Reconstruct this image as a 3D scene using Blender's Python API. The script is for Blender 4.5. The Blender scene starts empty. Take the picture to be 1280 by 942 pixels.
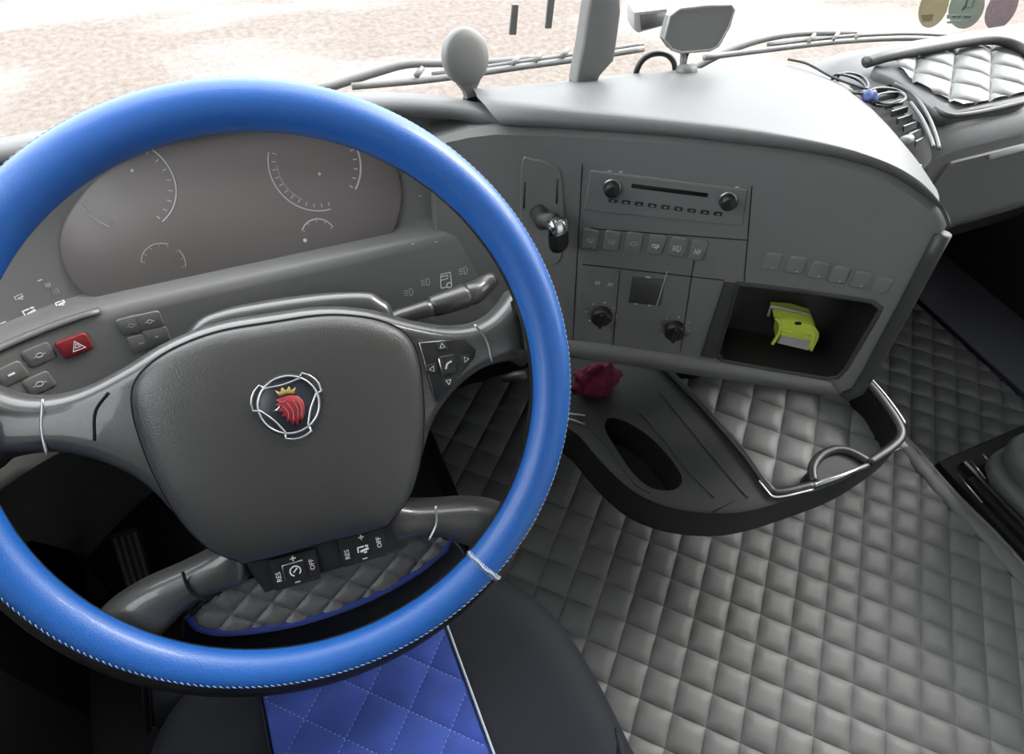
import bpy, bmesh, math, random
from mathutils import Vector, Matrix, noise
from mathutils.bvhtree import BVHTree
random.seed(7)
sc = bpy.context.scene
col = sc.collection
pi = math.pi

# ------------------------------------------------------------------ camera
CAM = Vector((0.0, 0.0, 1.17))
FPX = 820.0                                    # focal length for a 1280 px wide frame
RX = Vector((0.914636, -0.398771, 0.066506))   # camera right, in the cab's axes
RD = Vector((-0.273042, -0.730629, -0.625803)) # camera down
RF = Vector((0.298143, 0.554223, -0.777140))   # camera forward
cd = bpy.data.cameras.new('camera')
cam = bpy.data.objects.new('camera', cd)
col.objects.link(cam)
cam.matrix_world = Matrix(((RX.x, -RD.x, -RF.x, CAM.x), (RX.y, -RD.y, -RF.y, CAM.y),
                           (RX.z, -RD.z, -RF.z, CAM.z), (0, 0, 0, 1)))
cd.sensor_width = 36.0
cd.lens = FPX / 1280 * 36.0
cd.clip_start = 0.01
cd.clip_end = 200
sc.camera = cam

# ------------------------------------------------------------------ sky, sun, exposure
w = bpy.data.worlds.new('overcast_sky')
sc.world = w
w.use_nodes = True
bg = w.node_tree.nodes['Background']
bg.inputs[0].default_value = (0.94, 0.97, 1.0, 1)
bg.inputs[1].default_value = 6.0
sd = bpy.data.lights.new('hazy_sun', 'SUN')
sd.energy = 6.5
sd.angle = math.radians(30)
sd.color = (1, 0.96, 0.9)
so = bpy.data.objects.new('hazy_sun', sd)
col.objects.link(so)
so.rotation_euler = Vector((-0.80, -0.18, -0.55)).to_track_quat('-Z', 'Y').to_euler()
sc.view_settings.view_transform = 'Standard'
sc.view_settings.look = 'None'
sc.view_settings.gamma = 1
sc.view_settings.use_curve_mapping = False
sc.view_settings.exposure = 0.2

# ------------------------------------------------------------------ measuring helpers
def ray(x, y):
    return RX * (x - 640) + RD * (y - 471) + RF * FPX
def at(u, v, **k):
    d = ray(u, v)
    (ax, val), = k.items()
    i = 'xyz'.index(ax)
    return CAM + d * ((val - CAM[i]) / d[i])
def proj(p):
    c = Vector(p) - CAM
    zz = c.dot(RF)
    if zz < 0.02:
        return (-9999, -9999)
    return (640 + FPX * c.dot(RX) / zz, 471 + FPX * c.dot(RD) / zz)
class Frame:
    """a flat local frame: origin o, axes ex, ey, ez"""
    def __init__(s, o, ex, ey):
        s.o = Vector(o); s.ex = Vector(ex).normalized()
        s.ez = s.ex.cross(Vector(ey)).normalized(); s.ey = s.ez.cross(s.ex)
    def mat(s):
        return Matrix(((s.ex.x, s.ey.x, s.ez.x, s.o.x), (s.ex.y, s.ey.y, s.ez.y, s.o.y),
                       (s.ex.z, s.ey.z, s.ez.z, s.o.z), (0, 0, 0, 1)))
    def px(s, x, y, h=0.0):
        d = ray(x, y); q = s.o + s.ez * h
        p = CAM + d * ((q - CAM).dot(s.ez) / d.dot(s.ez)) - s.o
        return (p.dot(s.ex), p.dot(s.ey))
    def w(s, u, v, h=0.0):
        return s.o + s.ex * u + s.ey * v + s.ez * h

# ------------------------------------------------------------------ materials
MATS = {}
def mat(name, c, rough=0.5, spec=0.5, metal=0.0, bump=None, var=None, sheen=0.0, coat=0.0, alpha=None):
    if name in MATS:
        return MATS[name]
    if metal < 0.5 and not name.endswith(('print', 'thread', 'ring', 'dim')):
        c = tuple(v * 0.5 for v in c)          # dark cab, very bright outdoors
    m = bpy.data.materials.new(name)
    m.use_nodes = True
    nt = m.node_tree
    b = nt.nodes['Principled BSDF']
    b.inputs['Base Color'].default_value = (*c, 1)
    b.inputs['Roughness'].default_value = rough
    b.inputs['Specular IOR Level'].default_value = spec
    b.inputs['Metallic'].default_value = metal
    b.inputs['Coat Weight'].default_value = coat
    b.inputs['Sheen Weight'].default_value = sheen
    tc = nt.nodes.new('ShaderNodeTexCoord')
    if var:
        scl, amt = var
        n = nt.nodes.new('ShaderNodeTexNoise')
        n.inputs['Scale'].default_value = scl
        n.inputs['Detail'].default_value = 6
        r = nt.nodes.new('ShaderNodeMapRange')
        r.inputs['From Min'].default_value = 0.3; r.inputs['From Max'].default_value = 0.7
        r.inputs['To Min'].default_value = 1 - amt; r.inputs['To Max'].default_value = 1 + amt
        v = nt.nodes.new('ShaderNodeVectorMath'); v.operation = 'SCALE'
        v.inputs[0].default_value = c
        nt.links.new(tc.outputs['Object'], n.inputs['Vector'])
        nt.links.new(n.outputs['Fac'], r.inputs['Value'])
        nt.links.new(r.outputs['Result'], v.inputs['Scale'])
        nt.links.new(v.outputs['Vector'], b.inputs['Base Color'])
    if bump:
        scl, st = bump
        n = nt.nodes.new('ShaderNodeTexNoise')
        n.inputs['Scale'].default_value = scl
        n.inputs['Detail'].default_value = 3
        bp = nt.nodes.new('ShaderNodeBump')
        bp.inputs['Strength'].default_value = st
        bp.inputs['Distance'].default_value = 0.001
        nt.links.new(tc.outputs['Object'], n.inputs['Vector'])
        nt.links.new(n.outputs['Fac'], bp.inputs['Height'])
        nt.links.new(bp.outputs['Normal'], b.inputs['Normal'])
    MATS[name] = m
    return m

M_dash = mat('grained_dash_plastic', (0.062, 0.062, 0.062), 0.5, 0.5, bump=(900, 0.25))
M_dtop = mat('soft_dash_top', (0.180, 0.180, 0.184), 0.5, 0.5, bump=(700, 0.3))
M_face = mat('console_face_plastic', (0.28, 0.278, 0.274), 0.42, 0.5, bump=(900, 0.12))
M_blk = mat('black_plastic', (0.022, 0.022, 0.023), 0.45, 0.5, bump=(900, 0.15))
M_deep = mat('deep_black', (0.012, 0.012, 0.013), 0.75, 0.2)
M_hub = mat('hub_plastic', (0.076, 0.074, 0.072), 0.38, 0.6, bump=(800, 0.35))
M_hubd = mat('hub_shell_plastic', (0.085, 0.084, 0.082), 0.33, 0.6, bump=(1000, 0.2), coat=0.4)
M_blue = mat('blue_leather', (0.012, 0.16, 0.64), 0.42, 0.6, bump=(1200, 0.25), coat=0.12)
M_rimb = mat('black_leather', (0.022, 0.021, 0.021), 0.5, 0.5, bump=(1000, 0.3))
M_thread = mat('pale_thread', (0.32, 0.36, 0.42), 0.7)
M_quilt = mat('grey_quilted_leather', (0.19, 0.19, 0.19), 0.52, 0.45, bump=(900, 0.25), var=(14, 0.10))
M_seam = mat('quilt_seam', (0.03, 0.03, 0.03), 0.7)
M_navy = mat('navy_seat_cloth', (0.009, 0.011, 0.019), 0.75, 0.25, bump=(700, 0.4))
M_sblue = mat('blue_seat_suede', (0.035, 0.085, 0.46), 0.7, 0.3, bump=(900, 0.4), var=(30, 0.12), sheen=0.2)
M_white = mat('white_print', (0.8, 0.8, 0.8), 0.6)
M_grey = mat('grey_print', (0.52, 0.52, 0.52), 0.6)
M_dim = mat('dim_print', (0.34, 0.34, 0.34), 0.6)
M_chrome = mat('bright_chrome', (0.75, 0.75, 0.75), 0.18, 0.5, 1.0)
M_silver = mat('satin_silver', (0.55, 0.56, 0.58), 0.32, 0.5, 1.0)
M_red = mat('red_button', (0.42, 0.045, 0.055), 0.4)
M_ered = mat('emblem_red', (0.50, 0.025, 0.04), 0.4)
M_gold = mat('emblem_gold', (0.50, 0.38, 0.12), 0.35, 0.5, 0.6)
M_navye = mat('emblem_ground', (0.035, 0.04, 0.055), 0.35)
M_lime = mat('lime_plastic', (0.95, 1.15, 0.12), 0.35)
M_lgrey = mat('light_grey_plastic', (0.6, 0.6, 0.58), 0.5)
M_pink = mat('magenta_cloth', (0.22, 0.018, 0.055), 0.75, 0.2, bump=(300, 0.6))
M_glass = None
M_cluster = mat('reflection_tinted_lens', (0.335, 0.30, 0.294), 0.42, 0.5)  # reddish tint: a reflection of seat and driver painted into the lens colour
M_rubber = mat('bellows_rubber', (0.24, 0.24, 0.24), 0.42, 0.5)
M_shell = mat('cab_lining', (1.5, 1.5, 1.47), 0.8, 0.2)
M_ext = mat('white_body_paint', (0.6, 0.6, 0.6), 0.35)
M_wiper = mat('wiper_black', (0.30, 0.295, 0.29), 0.6)
M_dev = mat('grey_device_plastic', (0.30, 0.30, 0.29), 0.5)
M_tie = mat('blue_tie', (0.10, 0.16, 0.45), 0.5)
M_carpet = mat('black_carpet', (0.06, 0.06, 0.062), 0.9, 0.1, bump=(400, 0.8))

# ------------------------------------------------------------------ object helpers
WM = {}
def link(o, parent, M):
    col.objects.link(o)
    if parent is not None:
        o.parent = parent
        o.matrix_parent_inverse = WM[parent.name].inverted()
    o.matrix_basis = M
    WM[o.name] = M.copy()
def tag(o, label, cat=None, group=None, kind=None):
    if label: o['label'] = label
    if cat: o['category'] = cat
    if group: o['group'] = group
    if kind: o['kind'] = kind
    return o
def thing(name, label, cat, loc, group=None, frame=None):
    o = bpy.data.objects.new(name, None)
    o.empty_display_size = 0.05
    link(o, None, frame.mat() if frame else Matrix.Translation(Vector(loc)))
    return tag(o, label, cat, group)
def new(name, vf, m, parent=None, frame=None, smooth=True, sharp=None, sub=0):
    """link (verts, faces) as ONE mesh object with its origin at its own base"""
    vs, fs = vf
    vs = [Vector(v) for v in vs]
    if not vs:
        return None
    lo = Vector((min(v.x for v in vs), min(v.y for v in vs), min(v.z for v in vs)))
    hi = Vector((max(v.x for v in vs), max(v.y for v in vs), max(v.z for v in vs)))
    o0 = Vector(((lo.x + hi.x) / 2, (lo.y + hi.y) / 2, lo.z))
    me = bpy.data.meshes.new(name)
    me.from_pydata([tuple(v - o0) for v in vs], [], fs)
    bm = bmesh.new(); bm.from_mesh(me)
    bmesh.ops.remove_doubles(bm, verts=bm.verts, dist=1e-6)
    bmesh.ops.recalc_face_normals(bm, faces=bm.faces)
    bm.to_mesh(me); bm.free()
    me.materials.append(m)
    if smooth:
        for p in me.polygons: p.use_smooth = True
        if sharp: me.set_sharp_from_angle(angle=math.radians(sharp))
    o = bpy.data.objects.new(name, me)
    link(o, parent, (frame.mat() if frame else Matrix.Identity(4)) @ Matrix.Translation(o0))
    if sub:
        s = o.modifiers.new('smooth', 'SUBSURF'); s.levels = sub; s.render_levels = sub
    return o
def join(*vfs):
    V, F = [], []
    for vs, fs in vfs:
        n = len(V); V += list(vs); F += [tuple(i + n for i in f) for f in fs]
    return V, F
def cr(pts, n, closed=False):
    """Catmull-Rom resample"""
    P = [Vector(p) if len(p) == 3 else Vector((p[0], p[1], 0)) for p in pts]
    k = len(P)
    out = []
    segs = k if closed else k - 1
    for i in range(n):
        t = i * segs / (n if closed else n - 1)
        s = min(int(t), segs - 1); f = t - s
        if closed:
            a, b, c, d = P[(s - 1) % k], P[s], P[(s + 1) % k], P[(s + 2) % k]
        else:
            b, c = P[s], P[s + 1]
            a = P[s - 1] if s > 0 else b * 2 - c
            d = P[s + 2] if s + 2 < k else c * 2 - b
        out.append(0.5 * ((2 * b) + (c - a) * f + (2 * a - 5 * b + 4 * c - d) * f * f + (3 * b - a - 3 * c + d) * f ** 3))
    return out
def loft(rows, cu=False, cv=False):
    n = len(rows[0]); m = len(rows)
    V = [v for r in rows for v in r]; F = []
    for i in range(m if cv else m - 1):
        for j in range(n if cu else n - 1):
            a = i * n + j; b = i * n + (j + 1) % n
            c = ((i + 1) % m) * n + (j + 1) % n; d = ((i + 1) % m) * n + j
            F.append((a, b, c, d))
    return V, F
def tube(path, r, seg=10, closed=False, caps=True, flat=1.0, up=None):
    P = [Vector(p) for p in path]
    n = len(P)
    rr = r if isinstance(r, (list, tuple)) else [r] * n
    rows = []
    prev = None
    for i in range(n):
        if closed: t = P[(i + 1) % n] - P[i - 1]
        else: t = P[min(i + 1, n - 1)] - P[max(i - 1, 0)]
        t.normalize()
        if up is not None: a = Vector(up) - t * t.dot(Vector(up))
        elif prev is None: a = t.orthogonal()
        else: a = prev - t * prev.dot(t)
        if a.length < 1e-6: a = t.orthogonal()
        a.normalize(); prev = a
        b = t.cross(a)
        rows.append([P[i] + a * math.cos(k * 2 * pi / seg) * rr[i] * flat + b * math.sin(k * 2 * pi / seg) * rr[i] for k in range(seg)])
    V, F = loft(rows, cu=True, cv=closed)
    if caps and not closed:
        F.append(tuple(range(seg - 1, -1, -1)))
        F.append(tuple((n - 1) * seg + k for k in range(seg)))
    return V, F
def box(x0, x1, y0, y1, z0, z1, b=0.0):
    """box, its upright and top edges bevelled by b"""
    if b <= 0:
        V = [(x, y, z) for z in (z0, z1) for x, y in ((x0, y0), (x1, y0), (x1, y1), (x0, y1))]
        return V, [(3, 2, 1, 0), (4, 5, 6, 7), (0, 1, 5, 4), (1, 2, 6, 5), (2, 3, 7, 6), (3, 0, 4, 7)]
    ol = rrect(x0, x1, y0, y1, b, 4)
    return slab(ol, z0, [(0, z1 - b), (b * 0.3, z1 - b * 0.3), (b, z1)])
def rrect(x0, x1, y0, y1, r, k=5):
    out = []
    for cx, cy, a0 in ((x1 - r, y1 - r, 0), (x0 + r, y1 - r, 90), (x0 + r, y0 + r, 180), (x1 - r, y0 + r, 270)):
        for i in range(k + 1):
            a = math.radians(a0 + 90 * i / k)
            out.append((cx + r * math.cos(a), cy + r * math.sin(a)))
    return out
def area(ol):
    return sum(ol[i][0] * ol[(i + 1) % len(ol)][1] - ol[(i + 1) % len(ol)][0] * ol[i][1] for i in range(len(ol))) / 2
def offset(ol, d):
    n = len(ol); out = []
    s = 1 if area(ol) > 0 else -1
    for i in range(n):
        a, b, c = Vector(ol[i - 1][:2]), Vector(ol[i][:2]), Vector(ol[(i + 1) % n][:2])
        e1 = (b - a); e2 = (c - b)
        if e1.length < 1e-9: e1 = e2
        if e2.length < 1e-9: e2 = e1
        e1.normalize(); e2.normalize()
        nn = Vector((-(e1.y + e2.y), e1.x + e2.x)) * s
        if nn.length < 1e-6: nn = Vector((-e1.y, e1.x)) * s
        nn.normalize()
        cs = max(0.5, nn.dot(Vector((-e1.y, e1.x)) * s))
        out.append(b + nn * d / cs)
    return out
def fill(ol, z, hole=None):
    bm = bmesh.new()
    for lp in [ol] + ([hole] if hole else []):
        vs = [bm.verts.new((p[0], p[1], z(p[0], p[1]) if callable(z) else z)) for p in lp]
        for i in range(len(vs)): bm.edges.new((vs[i - 1], vs[i]))
    bmesh.ops.triangle_fill(bm, edges=bm.edges[:], use_beauty=True, use_dissolve=False)
    bm.verts.index_update()
    V = [v.co.copy() for v in bm.verts]; F = [tuple(v.index for v in f.verts) for f in bm.faces]
    bm.free()
    return V, F
def slab(ol, zb, prof, zf=None, bottom=True):
    """outline extruded from zb, its rim rounded by prof = [(inset, z), ...]; zf(x, y) lifts it"""
    g = zf or (lambda x, y: 0.0)
    rows = [[Vector((p[0], p[1], zb + g(p[0], p[1]))) for p in ol]]
    last = ol
    for d, z in prof:
        last = offset(ol, d) if d else ol
        rows.append([Vector((p[0], p[1], z + g(p[0], p[1]))) for p in last])
    V, F = loft(rows, cu=True)
    zt = prof[-1][1]
    V2, F2 = fill([tuple(p[:2]) for p in last], lambda x, y: zt + g(x, y))
    parts = [(V, F), (V2, F2)]
    if bottom:
        parts.append(fill([tuple(p[:2]) for p in ol], lambda x, y: zb + g(x, y)))
    return join(*parts)
def dome(ol, rings, centre=None):
    """star-shaped outline closed by rings [(scale, z), ...] towards its centre"""
    n = len(ol)
    c = Vector(centre) if centre else Vector((sum(p[0] for p in ol) / n, sum(p[1] for p in ol) / n))
    rows = [[Vector((c.x + (p[0] - c.x) * s, c.y + (p[1] - c.y) * s, z)) for p in ol] for s, z in rings if s > 0]
    V, F = loft(rows, cu=True)
    V.append(Vector((c.x, c.y, rings[-1][1])))
    k = len(V) - 1; b = (len(rows) - 1) * n
    F += [(b + i, b + (i + 1) % n, k) for i in range(n)]
    return V, F
def mirror(half):
    """half outline from top centre down the +x side to bottom centre -> full loop"""
    return [tuple(p) for p in half] + [(-x, y) for x, y in reversed(half) if abs(x) > 1e-6]
def ribbon(pts, wd, h=0.0004, closed=False, z=0.0):
    """a printed line: a thin strip in a local plane"""
    P = [Vector((p[0], p[1], 0)) for p in pts]; n = len(P)
    A, B = [], []
    for i in range(n):
        t = (P[(i + 1) % n] - P[i - 1]) if closed else (P[min(i + 1, n - 1)] - P[max(i - 1, 0)])
        if t.length < 1e-9: t = Vector((1, 0, 0))
        t.normalize(); nn = Vector((-t.y, t.x, 0)) * wd / 2
        A.append(P[i] + nn); B.append(P[i] - nn)
    zt = Vector((0, 0, z + h)); zb = Vector((0, 0, z))
    rows = [[a + zb for a in A], [a + zt for a in A], [b + zt for b in B], [b + zb for b in B]]
    return loft(rows, cu=closed)
def arc(cx, cy, rx, ry, a0, a1, n=24, rot=0):
    out = []
    for i in range(n + 1):
        a = math.radians(a0 + (a1 - a0) * i / n)
        x, y = rx * math.cos(a), ry * math.sin(a)
        c, s = math.cos(rot), math.sin(rot)
        out.append((cx + x * c - y * s, cy + x * s + y * c))
    return out
def text(body, size, cx, cy, z, rot=0.0, ext=0.0003):
    """lettering as (verts, faces), centred on (cx, cy)"""
    cu = bpy.data.curves.new('lettering', 'FONT')
    cu.body = body; cu.size = size; cu.extrude = ext
    cu.align_x = 'CENTER'; cu.align_y = 'CENTER'; cu.resolution_u = 2
    o = bpy.data.objects.new('lettering', cu)
    col.objects.link(o)
    dg = bpy.context.evaluated_depsgraph_get()
    me = bpy.data.meshes.new_from_object(o.evaluated_get(dg))
    c, s = math.cos(rot), math.sin(rot)
    V = [Vector((cx + v.co.x * c - v.co.y * s, cy + v.co.x * s + v.co.y * c, z + v.co.z)) for v in me.vertices]
    F = [tuple(p.vertices) for p in me.polygons]
    bpy.data.objects.remove(o); bpy.data.curves.remove(cu); bpy.data.meshes.remove(me)
    return V, F
def tf(vf, M):
    return [M @ Vector(v) for v in vf[0]], vf[1]
def bvh(*objs):
    V, F = [], []
    for o in objs:
        M = WM[o.name]; n = len(V)
        V += [M @ v.co for v in o.data.vertices]
        F += [tuple(i + n for i in p.vertices) for p in o.data.polygons]
    return BVHTree.FromPolygons(V, F)
def hit(tree, x, y):
    d = ray(x, y).normalized()
    p, n, i, dist = tree.ray_cast(CAM, d)
    if p is None: return None, None
    if n.dot(d) > 0: n = -n
    return p, n
def surf_frame(tree, x, y):
    """a frame lying on the built surface seen at (x, y), its x axis level"""
    p, n = hit(tree, x, y)
    ex = Vector((-n.y, n.x, 0))
    if ex.length < 1e-4: ex = Vector((1, 0, 0))
    if ex.x < 0: ex = -ex
    ex.normalize()
    return Frame(p, ex, n.cross(ex))

# ================================================================== SETTING
GZ = -1.60
def ground_material():
    m = bpy.data.materials.new('sandy_ground'); m.use_nodes = True
    nt = m.node_tree; b = nt.nodes['Principled BSDF']; b.inputs['Roughness'].default_value = 0.95
    b.inputs['Specular IOR Level'].default_value = 0.1
    tc = nt.nodes.new('ShaderNodeTexCoord')
    def nz(s, d, dist=0.0):
        n = nt.nodes.new('ShaderNodeTexNoise'); n.inputs['Scale'].default_value = s; n.inputs['Detail'].default_value = d
        n.inputs['Distortion'].default_value = dist
        nt.links.new(tc.outputs['Object'], n.inputs['Vector']); return n
    mp = nt.nodes.new('ShaderNodeMapping'); mp.inputs['Scale'].default_value = (0.30, 0.75, 1)
    mp.inputs['Rotation'].default_value = (0, 0, 0.25); mp.inputs['Location'].default_value = (0.95, -1.2, 0)
    nt.links.new(tc.outputs['Object'], mp.inputs['Vector'])
    big = nz(1.0, 5, 0.4); nt.links.new(mp.outputs['Vector'], big.inputs['Vector'])
    fine = nz(17, 10)
    spk = nz(45, 5)
    r1 = nt.nodes.new('ShaderNodeValToRGB')
    r1.color_ramp.elements[0].position = 0.30; r1.color_ramp.elements[0].color = (0.106, 0.088, 0.079, 1)
    r1.color_ramp.elements[1].position = 0.70; r1.color_ramp.elements[1].color = (0.156, 0.135, 0.122, 1)
    nt.links.new(fine.outputs['Fac'], r1.inputs['Fac'])
    r2 = nt.nodes.new('ShaderNodeValToRGB')
    r2.color_ramp.elements[0].position = 0.50; r2.color_ramp.elements[0].color = (0, 0, 0, 1)
    r2.color_ramp.elements[1].position = 0.66; r2.color_ramp.elements[1].color = (1, 1, 1, 1)
    nt.links.new(big.outputs['Fac'], r2.inputs['Fac'])
    mx = nt.nodes.new('ShaderNodeMix'); mx.data_type = 'RGBA'
    nt.links.new(r2.outputs['Color'], mx.inputs['Factor'])
    nt.links.new(r1.outputs['Color'], mx.inputs[6]); mx.inputs[7].default_value = (0.20, 0.195, 0.19, 1)
    r3 = nt.nodes.new('ShaderNodeValToRGB')
    r3.color_ramp.elements[0].position = 0.30; r3.color_ramp.elements[0].color = (0.6, 0.6, 0.6, 1)
    r3.color_ramp.elements[1].position = 0.42; r3.color_ramp.elements[1].color = (1, 1, 1, 1)
    nt.links.new(spk.outputs['Fac'], r3.inputs['Fac'])
    mm = nt.nodes.new('ShaderNodeMix'); mm.data_type = 'RGBA'; mm.blend_type = 'MULTIPLY'; mm.inputs['Factor'].default_value = 0.8
    nt.links.new(mx.outputs[2], mm.inputs[6]); nt.links.new(r3.outputs['Color'], mm.inputs[7])
    nt.links.new(mm.outputs[2], b.inputs['Base Color'])
    return m
tag(new('ground', ([(-40, -40, GZ), (40, -40, GZ), (40, 40, GZ), (-40, 40, GZ)], [(0, 1, 2, 3)]), ground_material()), 'sandy ground with pale patches outside the windscreen', None, None, 'structure')

XL, XR, YB, YF, ZR = -0.47, 1.80, -1.10, 0.93, 1.85
def st(name, vf, m, parent=None, label=None):
    o = new(name, vf, m, parent, smooth=False)
    tag(o, label, None, None, 'structure')
    return o
st('floor', box(XL, XR, YB, YF, -0.06, 0.0), M_carpet)
st('wall_rear', box(XL, XR, YB - 0.04, YB, 0.0, ZR), M_shell)
def screen_y(z):
    return 0.90 - (z - 0.58) * 0.22
# walls with a window opening, built as frames round the opening
def sidewall(x, sgn, n):
    x0, x1 = (x - 0.05, x) if sgn < 0 else (x, x + 0.05)
    if sgn < 0:
        st('wall_left', join(box(x0, x1, YB, YF - .03, -0.06, 1.02), box(x0, x1, YB, -.25, 1.02, ZR), box(x0, x1, .60, .72, 1.02, ZR), box(x0, x1, -.25, .60, 1.55, ZR)), M_blk)
        return
    a = box(x0, x1, YB, YF, -0.06, 0.80)
    b = box(x0, x1, YB, -0.28, 0.80, ZR)
    c = box(x0, x1, YB + 0.82, YF - 0.30, 1.60, ZR)
    d = box(x0, x1, 0.62, 0.72, 0.80, 1.60)
    st('wall_left' if sgn < 0 else 'wall_right', join(a, b, c, d), M_blk if sgn < 0 else M_dash)
sidewall(XL, -1, 1)
sidewall(XR, 1, 2)
ys = screen_y(ZR)
st('ceiling', box(XL, XR, YB, ys, ZR, ZR + 0.04), M_shell)
st('wall_front', join(box(XL, XR, YF - 0.02, YF + 0.02, -0.06, 0.51), box(XL, XR, 0.64, YF + 0.04, 0.44, 0.49)), M_blk)

def glass_material():
    m = bpy.data.materials.new('window_glass'); m.use_nodes = True
    nt = m.node_tree; nt.nodes.remove(nt.nodes['Principled BSDF'])
    t = nt.nodes.new('ShaderNodeBsdfTransparent'); t.inputs[0].default_value = (0.97, 0.98, 0.975, 1)
    g = nt.nodes.new('ShaderNodeBsdfGlossy'); g.inputs['Roughness'].default_value = 0.02
    mx = nt.nodes.new('ShaderNodeMixShader'); mx.inputs[0].default_value = 0.04
    nt.links.new(t.outputs[0], mx.inputs[1]); nt.links.new(g.outputs[0], mx.inputs[2])
    nt.links.new(mx.outputs[0], nt.nodes['Material Output'].inputs['Surface'])
    return m
M_glass = glass_material()
def pane(name, pts, th):
    P = [Vector(p) for p in pts]
    n = (P[1] - P[0]).cross(P[3] - P[0]).normalized() * th
    V = P + [p + n for p in P]
    st(name, (V, [(0, 1, 2, 3), (7, 6, 5, 4), (0, 4, 5, 1), (1, 5, 6, 2), (2, 6, 7, 3), (3, 7, 4, 0)]), M_glass)
pane('window_1', [(XL, screen_y(0.50), 0.50), (XR, screen_y(0.50), 0.50), (XR, ys, ZR), (XL, ys, ZR)], -0.005)
pane('window_3', [(XL - 0.02, -0.25, 1.02), (XL - 0.02, 0.60, 1.02), (XL - 0.02, 0.60, 1.55), (XL - 0.02, -0.25, 1.55)], 0.004)
pane('window_2', [(XR + 0.02, -0.28, 0.80), (XR + 0.02, 0.62, 0.80), (XR + 0.02, 0.62, 1.60), (XR + 0.02, -0.28, 1.60)], 0.004)

# ================================================================== QUILTED MATS
GRID5 = [-1, -.86, -.36, .36, .86, 1]
GRID4 = [-1, -.8, 0, .8, 1]
def pad_vf(size, hgt, seed=0, k=5):
    """one stuffed cell of a quilt, seams at its four edges"""
    V, F = [], []
    gx = GRID5 if k == 5 else GRID4
    for y in gx:
        for x in gx:
            e = (1 - abs(x) ** 5) * (1 - abs(y) ** 5)
            wob = noise.noise(Vector((x * 1.3 + seed * 7.1, y * 1.3, seed * 3.3))) * 0.30
            V.append(Vector((x * size / 2, y * size / 2, 0.0006 + hgt * max(0, e) ** 0.6 * (1 + wob))))
    for j in range(k):
        for i in range(k):
            a = j * (k + 1) + i
            F.append((a, a + 1, a + k + 2, a + k + 1))
    return V, F
def clip(vf, planes):
    bm = bmesh.new()
    vs = [bm.verts.new(v) for v in vf[0]]
    for f in vf[1]: bm.faces.new([vs[i] for i in f])
    for co, no in planes:
        bmesh.ops.bisect_plane(bm, geom=bm.verts[:] + bm.edges[:] + bm.faces[:], plane_co=co, plane_no=no, clear_outer=True)
    bm.verts.index_update()
    out = [v.co.copy() for v in bm.verts], [tuple(v.index for v in f.verts) for f in bm.faces]
    bm.free()
    return out
def quilt(parent, anchor, cell, ang, x0, x1, y0, y1, z, hgt, m, poly=None, name='quilt_pad', limit=300, margin=50):
    """diagonal quilt over a rectangle (or a convex polygon); the cells in view are parts, the rest one joined part"""
    ca, sa = math.cos(ang), math.sin(ang)
    if poly is None:
        poly = [(x0, y0), (x1, y0), (x1, y1), (x0, y1)]
    planes = []
    s = 1 if area(poly) > 0 else -1
    for i in range(len(poly)):
        a, b = Vector((*poly[i - 1][:2], 0)), Vector((*poly[i][:2], 0))
        e = (b - a).normalized(); planes.append((a, Vector((e.y, -e.x, 0)) * s))
    shared = []
    for q in range(6):
        me = bpy.data.meshes.new(name)
        V, F = pad_vf(cell, hgt, q)
        me.from_pydata([tuple(v) for v in V], [], F)
        me.materials.append(m)
        for p in me.polygons: p.use_smooth = True
        shared.append(me)
    R = int((abs(x1 - x0) + abs(y1 - y0)) / cell) + 3
    seen, rest = [], []
    for i in range(-R, R + 1):
        for j in range(-R, R + 1):
            cx = anchor[0] + (i + .5) * cell * ca - (j + .5) * cell * sa
            cy = anchor[1] + (i + .5) * cell * sa + (j + .5) * cell * ca
            inn = min((Vector((cx, cy, 0)) - co).dot(-no) for co, no in planes)
            if inn < -cell * 0.70: continue
            px, py = proj((cx, cy, z))
            vis = -margin < px < 1280 + margin and -margin < py < 942 + margin
            (seen if vis else rest).append((i, j, cx, cy, inn, (cx) ** 2 + (cy) ** 2))
    seen.sort(key=lambda a: a[5])
    rest += seen[limit:]; seen = seen[:limit]
    def local(c):
        i, j, cx, cy, inn, _ = c
        Mx = Matrix.Translation((cx, cy, z)) @ Matrix.Rotation(ang, 4, 'Z')
        return Mx, inn
    for c in seen:
        Mx, inn = local(c)
        if inn >= cell * 0.71:
            o = bpy.data.objects.new(name, shared[(c[0] * 3 + c[1] * 5) % 6])
            link(o, parent, Mx)
        else:
            vf = clip(tf(pad_vf(cell, hgt, c[0] % 6), Mx), planes)
            if len(vf[1]): new(name, vf, m, parent)
    if rest:
        allv = []
        for c in rest:
            Mx, inn = local(c)
            vf = tf(pad_vf(cell, hgt, c[0] % 6, 4), Mx)
            if inn < cell * 0.71: vf = clip(vf, planes)
            if len(vf[1]): allv.append(vf)
        if allv:
            o = new('quilt_cells', join(*allv), m, parent)
            o['kind'] = 'stuff'

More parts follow.
